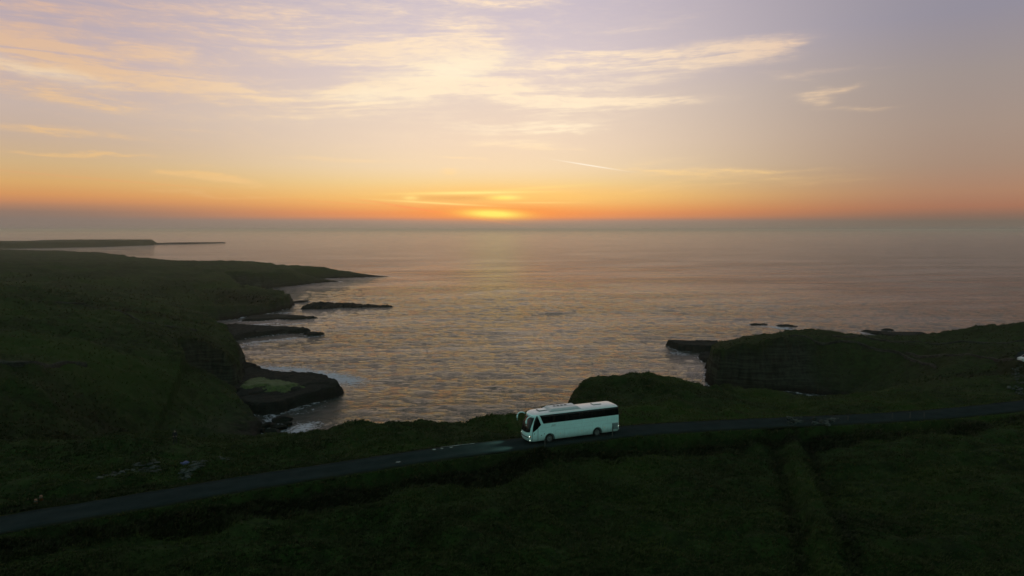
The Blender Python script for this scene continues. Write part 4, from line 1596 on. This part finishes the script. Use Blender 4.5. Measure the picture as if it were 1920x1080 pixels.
# tumbled wall by the field corner
rr = random.Random(11)
stone_meshes = []
for k in range(6):
    bm = icorock(1.0, 200 + k, (1.2, .8, .6), 2)
    me = bpy.data.meshes.new("stone")
    bm.to_mesh(me)
    bm.free()
    me.materials.append(M_LIME)
    stone_meshes.append(me)


def rubble(px, n, label, s0=.15, s1=.42, spread=.35, h=23.4, stack=2):
    A_ = [hit(u, v) for u, v in px]
    c = np.mean(A_, axis=0)
    root = empty("tumbled_wall", (c[0], c[1], at_land(*c)))
    tag(root, label, "dry stone wall", "tumbled stone walls")
    q = catmull(A_, 8) if len(A_) > 2 else np.linspace(A_[0], A_[1], 12)
    for k in range(n):
        i = rr.randrange(len(q))
        x, y = q[i][0] + rr.gauss(0, spread), q[i][1] + rr.gauss(0, spread)
        s = rr.uniform(s0, s1)
        z = at_land(x, y) + rr.random() ** 2 * stack * .25 + s * .2
        o = link("stone", stone_meshes[rr.randrange(6)], root)
        o.location = (x - c[0], y - c[1], z - root.location.z)
        o.scale = (s, s, s)
        o.rotation_euler = (rr.uniform(-.5, .5), rr.uniform(-.5, .5), rr.uniform(0, 6))
    return root


rubble([(1480, 798), (1488, 796), (1494, 792), (1500, 790)], 26, "tumbled pale stones at the roadside where the grassy field bank meets the road", stack=3)
rubble([(1526, 797), (1535, 796), (1545, 797)], 18, "low heap of pale stones between the field bank and the dark hedge")
rubble([(1550, 793), (1560, 791), (1570, 788)], 14, "short line of pale stones at the left end of the dark hedge")
rubble([(1903, 690), (1908, 705), (1912, 722), (1915, 742)], 60, "line of pale stones running down beside the road below the white van", .14, .34, .4, 20.5)
rubble([(1906, 735), (1913, 730)], 10, "loose pale stones nearest the road at the right edge of the photo", .25, .5, .5, 20.5)

posts = [(1022, 836, .95, "short pale roadside post in front of the coach's front wheel"), (1148, 819, 1.45, "tall thin roadside post in front of the coach's rear corner"),
         (1673, 786, .9, "leftmost of three thin posts on the right stretch of road"), (1706, 785, 1.0, "middle one of three thin posts on the right stretch of road"),
         (1733, 784, .9, "rightmost of three thin posts on the right stretch of road"), (1590, 789, .7, "single thin post right of the pale stones by the road")]
for u, v, h, lab in posts:
    x, y = wp(u, v, ROAD_H - .1)
    z = at_land(x, y)
    bm = bmesh.new()
    bmesh.ops.create_cone(bm, cap_ends=True, segments=10, radius1=.075, radius2=.06, depth=h + .3, matrix=Matrix.Translation((0, 0, (h - .3) / 2)))
    bmesh.ops.bevel(bm, geom=[e for e in bm.edges if e.verts[0].co.z > 0 and e.verts[1].co.z > 0], offset=.015, segments=1, affect='EDGES')
    o = bm_obj("marker_post", bm, M_POST)
    o.location = (x, y, z)
    o.rotation_euler = (rr.uniform(-.05, .05), rr.uniform(-.05, .05), 0)
    tag(o, lab, "post", "posts along the road")

# worn paint on the far edge of the road
marks = [((811, 843.5), (817, 842), .22, "short bright fleck of worn white paint on the road, farthest left"), ((826, 841.5), (831, 840.5), .14, "faint fleck of worn paint right of the brightest one"),
         ((843, 839), (849, 838), .14, "faint fleck of worn paint left of the long pale edge line"), ((822, 837.5), (886, 830.0), .14, "long pale line along the far edge of the road left of the coach"),
         ((742, 867), (751, 865.5), .2, "pale fleck near the middle of the road left of the coach")]
for (p0, p1, w, lab) in marks:
    a, b = np.array(wp(*p0, ROAD_H)), np.array(wp(*p1, ROAD_H))
    if w == .14 and abs(p1[0] - p0[0]) > 40:
        ia, ib = road_at(*p0)[0], road_at(*p1)[0]
        ia, ib = sorted((ia, ib))
        L = []
        for i in range(ia, ib + 1):
            for sg in (0, 1):
                o2 = -ROAD_HW * .93 + sg * (.10 + .05 * math.sin(i * 1.7))
                L.append((cx[0][i] + nx_[i] * o2, cx[1][i] + ny_[i] * o2, cx[2][i] - .018))
        Vv = L
        Ff = [(2 * k, 2 * k + 1, 2 * k + 3, 2 * k + 2) for k in range(len(L) // 2 - 1)]
    else:
        d_ = (b - a) / np.hypot(*(b - a))
        n_ = np.array([-d_[1], d_[0]])
        Vv = []
        for k in range(12):
            w_ = 2 * math.pi * k / 12
            rr_ = 1 + .25 * math.sin(k * 2.3)
            c_ = (a + b) / 2 + d_ * math.cos(w_) * np.hypot(*(b - a)) / 2 * rr_ + n_ * math.sin(w_) * w * rr_
            Vv.append((c_[0], c_[1], ROAD_H + .006))
        Ff = [tuple(range(12))]
    o = link("road_marking", mesh_from("road_marking", Vv, Ff, M_LINE, False))
    if o.data.polygons[0].normal.z < 0:
        o.data.flip_normals()
    tag(o, lab, "road marking", "worn road markings")

# two small orange markers on the left verge
for u, v, lab in ((67, 939, "left one of two small orange markers standing in the grass above the road"), (77, 934, "right one of two small orange markers standing in the grass above the road")):
    x, y = wp(u, v, 23.2)
    o = empty("orange_marker", (x, y, at_land(x, y)))
    tag(o, lab, "marker", "orange markers on the left verge")
    rbox("base", (0, 0, .04), (.42, .36, .08), M_DARK, o, .02)
    bm = bmesh.new()
    bmesh.ops.create_cone(bm, cap_ends=True, segments=18, radius1=.19, radius2=.12, depth=.52, matrix=Matrix.Translation((0, 0, .34)))
    bm_obj("cone_body", bm, M_ORANGE, o, True)
    lathe("cone_band", [(.165, -.05), (.17, -.05), (.158, .05), (.15, .05)], M_LIME, o, (0, 0, .40)).rotation_euler = (R(90), 0, 0)

# blue bundle by the outcrop
x, y = wp(348, 871, 22.5)
bm = bmesh.new()
bmesh.ops.create_icosphere(bm, subdivisions=3, radius=1)
for v_ in bm.verts:
    c_ = v_.co
    k = 1 + .18 * math.sin(c_.x * 5 + c_.y * 3) + .12 * math.sin(c_.y * 9 + c_.z * 4)
    v_.co = Vector((c_.x * .55 * k, c_.y * .34 * k, max(c_.z, -.5) * .3 * k))
o = bm_obj("tarpaulin_bundle", bm, M_BLUE, None, True)
o.location = (x, y, at_land(x, y) + .12)
o.rotation_euler = (0, 0, .3)
tag(o, "small crumpled blue bundle lying on the grass near the pale rocks", "bundle")

# grassed-over field walls crossing the slopes
def field_wall(px, h, label, hgt=.9, wd=.8, mat=None):
    A_ = [hit(u, v) if 0 <= u <= 1920 else wp(u, v, hh) for (u, v), hh in zip(px, h)]
    q = catmull(A_, 10)
    s = np.concatenate([[0], np.cumsum(np.hypot(*np.diff(q, axis=0).T))])
    ts_ = np.arange(0, s[-1], .8)
    qx, qy = np.interp(ts_, s, q[:, 0]), np.interp(ts_, s, q[:, 1])
    tx2, ty2 = np.gradient(qx), np.gradient(qy)
    L = np.hypot(tx2, ty2)
    nx2, ny2 = -ty2 / L, tx2 / L
    zg = land(qx, qy)
    zg = np.convolve(np.pad(zg, 3, mode='edge'), np.ones(7) / 7, 'valid')
    cs = [(-1, -.6), (-.8, .45), (-.35, .95), (.35, 1.0), (.8, .45), (1, -.6)]
    rows_ = []
    for a, b in cs:
        wob = fbm(ts_, ts_ * 0 + a * 9, 2.2, 3, .6, 33)
        rows_.append(np.stack([qx + nx2 * (a * wd / 2 + wob * .12), qy + ny2 * (a * wd / 2 + wob * .12), zg + b * hgt * (1 + wob * .25 * (b > 0))], -1))
    V_ = np.stack(rows_, 1).reshape(-1, 3)
    c = V_.mean(0)
    o_ = link("field_wall", mesh_from("field_wall", V_ - c, grid_faces(len(ts_), len(cs), wrap=False), mat or M_STONE))
    o_.location = c
    o_.data.flip_normals() if o_.data.polygons[len(cs) // 2].normal.z < 0 else None
    tag(o_, label, "field wall", "old field walls on the slopes")
    return o_


field_wall([(-60, 679), (0, 680), (60, 681), (120, 683), (165, 686)], [20, 20, 19.5, 19, 18.5], "dark old wall crossing the left hillside above the gully", .8)
field_wall([(1560, 630), (1640, 637), (1720, 641), (1800, 643), (1930, 648)], [14] * 5, "thin dark wall crossing the top of the right headland, nearest the sea", .5)
field_wall([(1480, 632), (1560, 645), (1640, 658), (1700, 672), (1760, 690)], [14.5, 14.5, 14.8, 15, 15.8], "dark wall slanting down along the rim of the right headland's hollow", .5)
field_wall([(1700, 664), (1780, 668), (1850, 672), (1904, 676)], [15.5, 16.5, 18, 19.5], "dark wall reaching left from the white van across the right slope", .5)
field_wall([(70, 566), (160, 572), (240, 590), (310, 612), (370, 622)], [24, 22, 19, 17, 15], "dark wall winding along the top of the nearest left hill", .5)

# ------------------------------------------------------------------ person on the ridge
def person(u, v, h0, label):
    x, y = wp(u, v, h0)
    root = empty("person", (x, y, at_land(x, y)))
    tag(root, label, "person")
    J = {'pel': (0, 0, .95), 'wst': (0, .0, 1.08), 'chs': (0, .01, 1.30), 'nck': (0, .0, 1.49), 'hd0': (0, -.01, 1.58), 'hd1': (0, -.01, 1.70),
         'hl': (-.10, 0, .90), 'kl': (-.13, -.01, .50), 'al': (-.15, .03, .09), 'tl': (-.16, -.13, .04),
         'hr': (.10, 0, .90), 'kr': (.14, -.02, .50), 'ar': (.18, .02, .09), 'tr': (.20, -.14, .04),
         'sl': (-.19, .01, 1.42), 'el': (-.27, .02, 1.15), 'wl': (-.20, -.14, .98), 'fl': (-.15, -.20, .97),
         'sr': (.19, .01, 1.42), 'er': (.27, .03, 1.15), 'wr': (.22, -.12, .97), 'fr': (.16, -.19, .96)}
    rad = {'pel': .155, 'wst': .15, 'chs': .17, 'nck': .065, 'hd0': .085, 'hd1': .095, 'hl': .105, 'kl': .07, 'al': .05, 'tl': .045,
           'hr': .105, 'kr': .07, 'ar': .05, 'tr': .045, 'sl': .085, 'el': .06, 'wl': .045, 'fl': .035, 'sr': .085, 'er': .06, 'wr': .045, 'fr': .035}
    ED = [('pel', 'wst'), ('wst', 'chs'), ('chs', 'nck'), ('nck', 'hd0'), ('hd0', 'hd1'), ('pel', 'hl'), ('hl', 'kl'), ('kl', 'al'), ('al', 'tl'),
          ('pel', 'hr'), ('hr', 'kr'), ('kr', 'ar'), ('ar', 'tr'), ('chs', 'sl'), ('sl', 'el'), ('el', 'wl'), ('wl', 'fl'), ('chs', 'sr'), ('sr', 'er'), ('er', 'wr'), ('wr', 'fr')]
    ks = list(J)

    def skinned(name, keys, edges, mat, grow=0.0, par=root):
        me = bpy.data.meshes.new(name)
        me.from_pydata([J[k] for k in keys], [(keys.index(a), keys.index(b)) for a, b in edges], [])
        o_ = link(name, me, par)
        o_.modifiers.new('skin', 'SKIN')
        if not me.skin_vertices:
            bpy.context.view_layer.objects.active = o_
        sv = me.skin_vertices[0].data if me.skin_vertices else None
        if sv:
            for i, k in enumerate(keys):
                sv[i].radius = (rad[k] + grow, (rad[k] + grow) * .85)
                sv[i].use_root = (i == 0)
        o_.modifiers.new('smooth', 'SUBSURF').levels = 2
        o_.modifiers['smooth'].render_levels = 2
        dg_ = bpy.context.evaluated_depsgraph_get()
        nm = bpy.data.meshes.new_from_object(o_.evaluated_get(dg_))
        o_.modifiers.clear()
        o_.data = nm
        nm.materials.clear()
        nm.materials.append(mat)
        nm.polygons.foreach_set('use_smooth', np.ones(len(nm.polygons), dtype=bool))
        return o_
    skinned("body", ks, ED, M_SKIN)
    jk = ['chs', 'wst', 'pel', 'nck', 'sl', 'el', 'wl', 'sr', 'er', 'wr']
    skinned("jacket", jk, [('chs', 'wst'), ('wst', 'pel'), ('chs', 'nck'), ('chs', 'sl'), ('sl', 'el'), ('el', 'wl'), ('chs', 'sr'), ('sr', 'er'), ('er', 'wr')], M_CLOTH, .028)
    tr_ = ['pel', 'hl', 'kl', 'al', 'hr', 'kr', 'ar']
    skinned("trousers", tr_, [('pel', 'hl'), ('hl', 'kl'), ('kl', 'al'), ('pel', 'hr'), ('hr', 'kr'), ('kr', 'ar')], M_JEAN, .018)
    for s in ('l', 'r'):
        skinned("boot", ['a' + s, 't' + s], [('a' + s, 't' + s)], M_RUB, .02)
    bm_ = bmesh.new()
    bmesh.ops.create_uvsphere(bm_, u_segments=16, v_segments=10, radius=.118)
    for v2 in list(bm_.verts):
        if v2.co.z < -.05 or (v2.co.y < -.03 and v2.co.z < .04):
            bm_.verts.remove(v2)
    hr = bm_obj("hair", bm_, M_HAIR, root, True)
    hr.location = (0, .005, 1.70)
    for s in (-1, 1):
        bm_ = bmesh.new()
        bmesh.ops.create_uvsphere(bm_, u_segments=8, v_segments=6, radius=.012)
        e_ = bm_obj("eye", bm_, M_DARK, root, True)
        e_.location = (s * .035, -.105, 1.67)
    bm_ = bmesh.new()
    bmesh.ops.create_cone(bm_, cap_ends=True, segments=8, radius1=.022, radius2=.006, depth=.05, matrix=Matrix.Rotation(R(70), 4, 'X'))
    n_ = bm_obj("nose", bm_, M_SKIN, root, True)
    n_.location = (0, -.118, 1.64)
    root.rotation_euler = (0, 0, R(18))
    return root


pr = person(329, 843, 22.0, "person in dark jacket standing alone on the grassy ridge beyond the road")

# ------------------------------------------------------------------ rough grass on the near ground
NT = 130000
az_ = rng.uniform(-R(41), R(41), NT * 2)
r_ = 46 * (150 / 46) ** (rng.uniform(0, 1, NT * 2) ** .9)
farr = rng.uniform(0, 1, NT * 2) < .26
r_ = np.where(farr, 140 * (520 / 140) ** rng.uniform(0, 1, NT * 2), r_)
tx1, ty1 = r_ * np.sin(az_), r_ * np.cos(az_)
hz_, rk_, sc_, lu_, _sd = land(tx1, ty1, True)
dR, _ = seg_dist(tx1, ty1, ROAD)
clump = fbm(tx1, ty1, 5.5, 3, .55, 101)
ok = (hz_ > 3) & (rk_ < .4) & (dR > ROAD_HW + .15) & (rng.uniform(-.6, .8, NT * 2) < clump + .45 + sc_ * .3)
idx = np.nonzero(ok)[0][:NT]
tx1, ty1, hz_, sc_, lu_, clump = tx1[idx], ty1[idx], hz_[idx], sc_[idx], lu_[idx], clump[idx]
n = len(idx)
NB = 5
size = rng.uniform(.13, .30, n) * (1 + .4 * np.clip(clump, -.5, 1)) + sc_ * .25
far_f = np.clip(np.hypot(tx1, ty1) / 130, 1, 3)
size = size * far_f
ang = rng.uniform(0, 2 * np.pi, (n, NB))
lean = rng.uniform(.2, .8, (n, NB))
wdt = rng.uniform(.035, .08, (n, NB)) * (1 + sc_[:, None]) * far_f[:, None] * 1.1
cxg = tx1[:, None] + np.cos(ang) * size[:, None] * .25
cyg = ty1[:, None] + np.sin(ang) * size[:, None] * .25
tipx = cxg + (np.cos(ang) * lean + .45) * size[:, None]
tipy = cyg + (np.sin(ang) * lean - .1) * size[:, None]
tipz = hz_[:, None] + size[:, None] * rng.uniform(.5, 1.0, (n, NB))
px_, py_ = -np.sin(ang) * wdt, np.cos(ang) * wdt
zb_ = np.repeat(hz_[:, None], NB, 1) - .08
Vg = np.stack([np.stack([cxg - px_, cyg - py_, zb_], -1), np.stack([cxg + px_, cyg + py_, zb_], -1), np.stack([tipx, tipy, tipz], -1)], 2).reshape(-1, 3)
fg = np.arange(len(Vg)).reshape(-1, 3)
me = mesh_from("grass", Vg, fg, M_TUFT, False)
base_t = .46 + fbm(tx1, ty1, 11, 3, .5, 111) * .22 + lu_ * .34 - sc_ * .3 + rng.normal(0, .06, n)
base_t = np.where(rng.uniform(0, 1, n) < .015, .9, base_t)
tint = np.repeat(np.clip(base_t, 0, 1), NB * 3)
at_ = me.attributes.new('tint', 'FLOAT', 'POINT')
at_.data.foreach_set('value', tint.astype(np.float32))
tag(link("grass", me), "rough dark tussock grass covering the ground near the road", kind='stuff')

# every other top-level object is a thing
for o in bpy.data.objects:
    if o.parent is None and o.type in ('MESH', 'EMPTY') and 'kind' not in o:
        o['kind'] = 'thing'
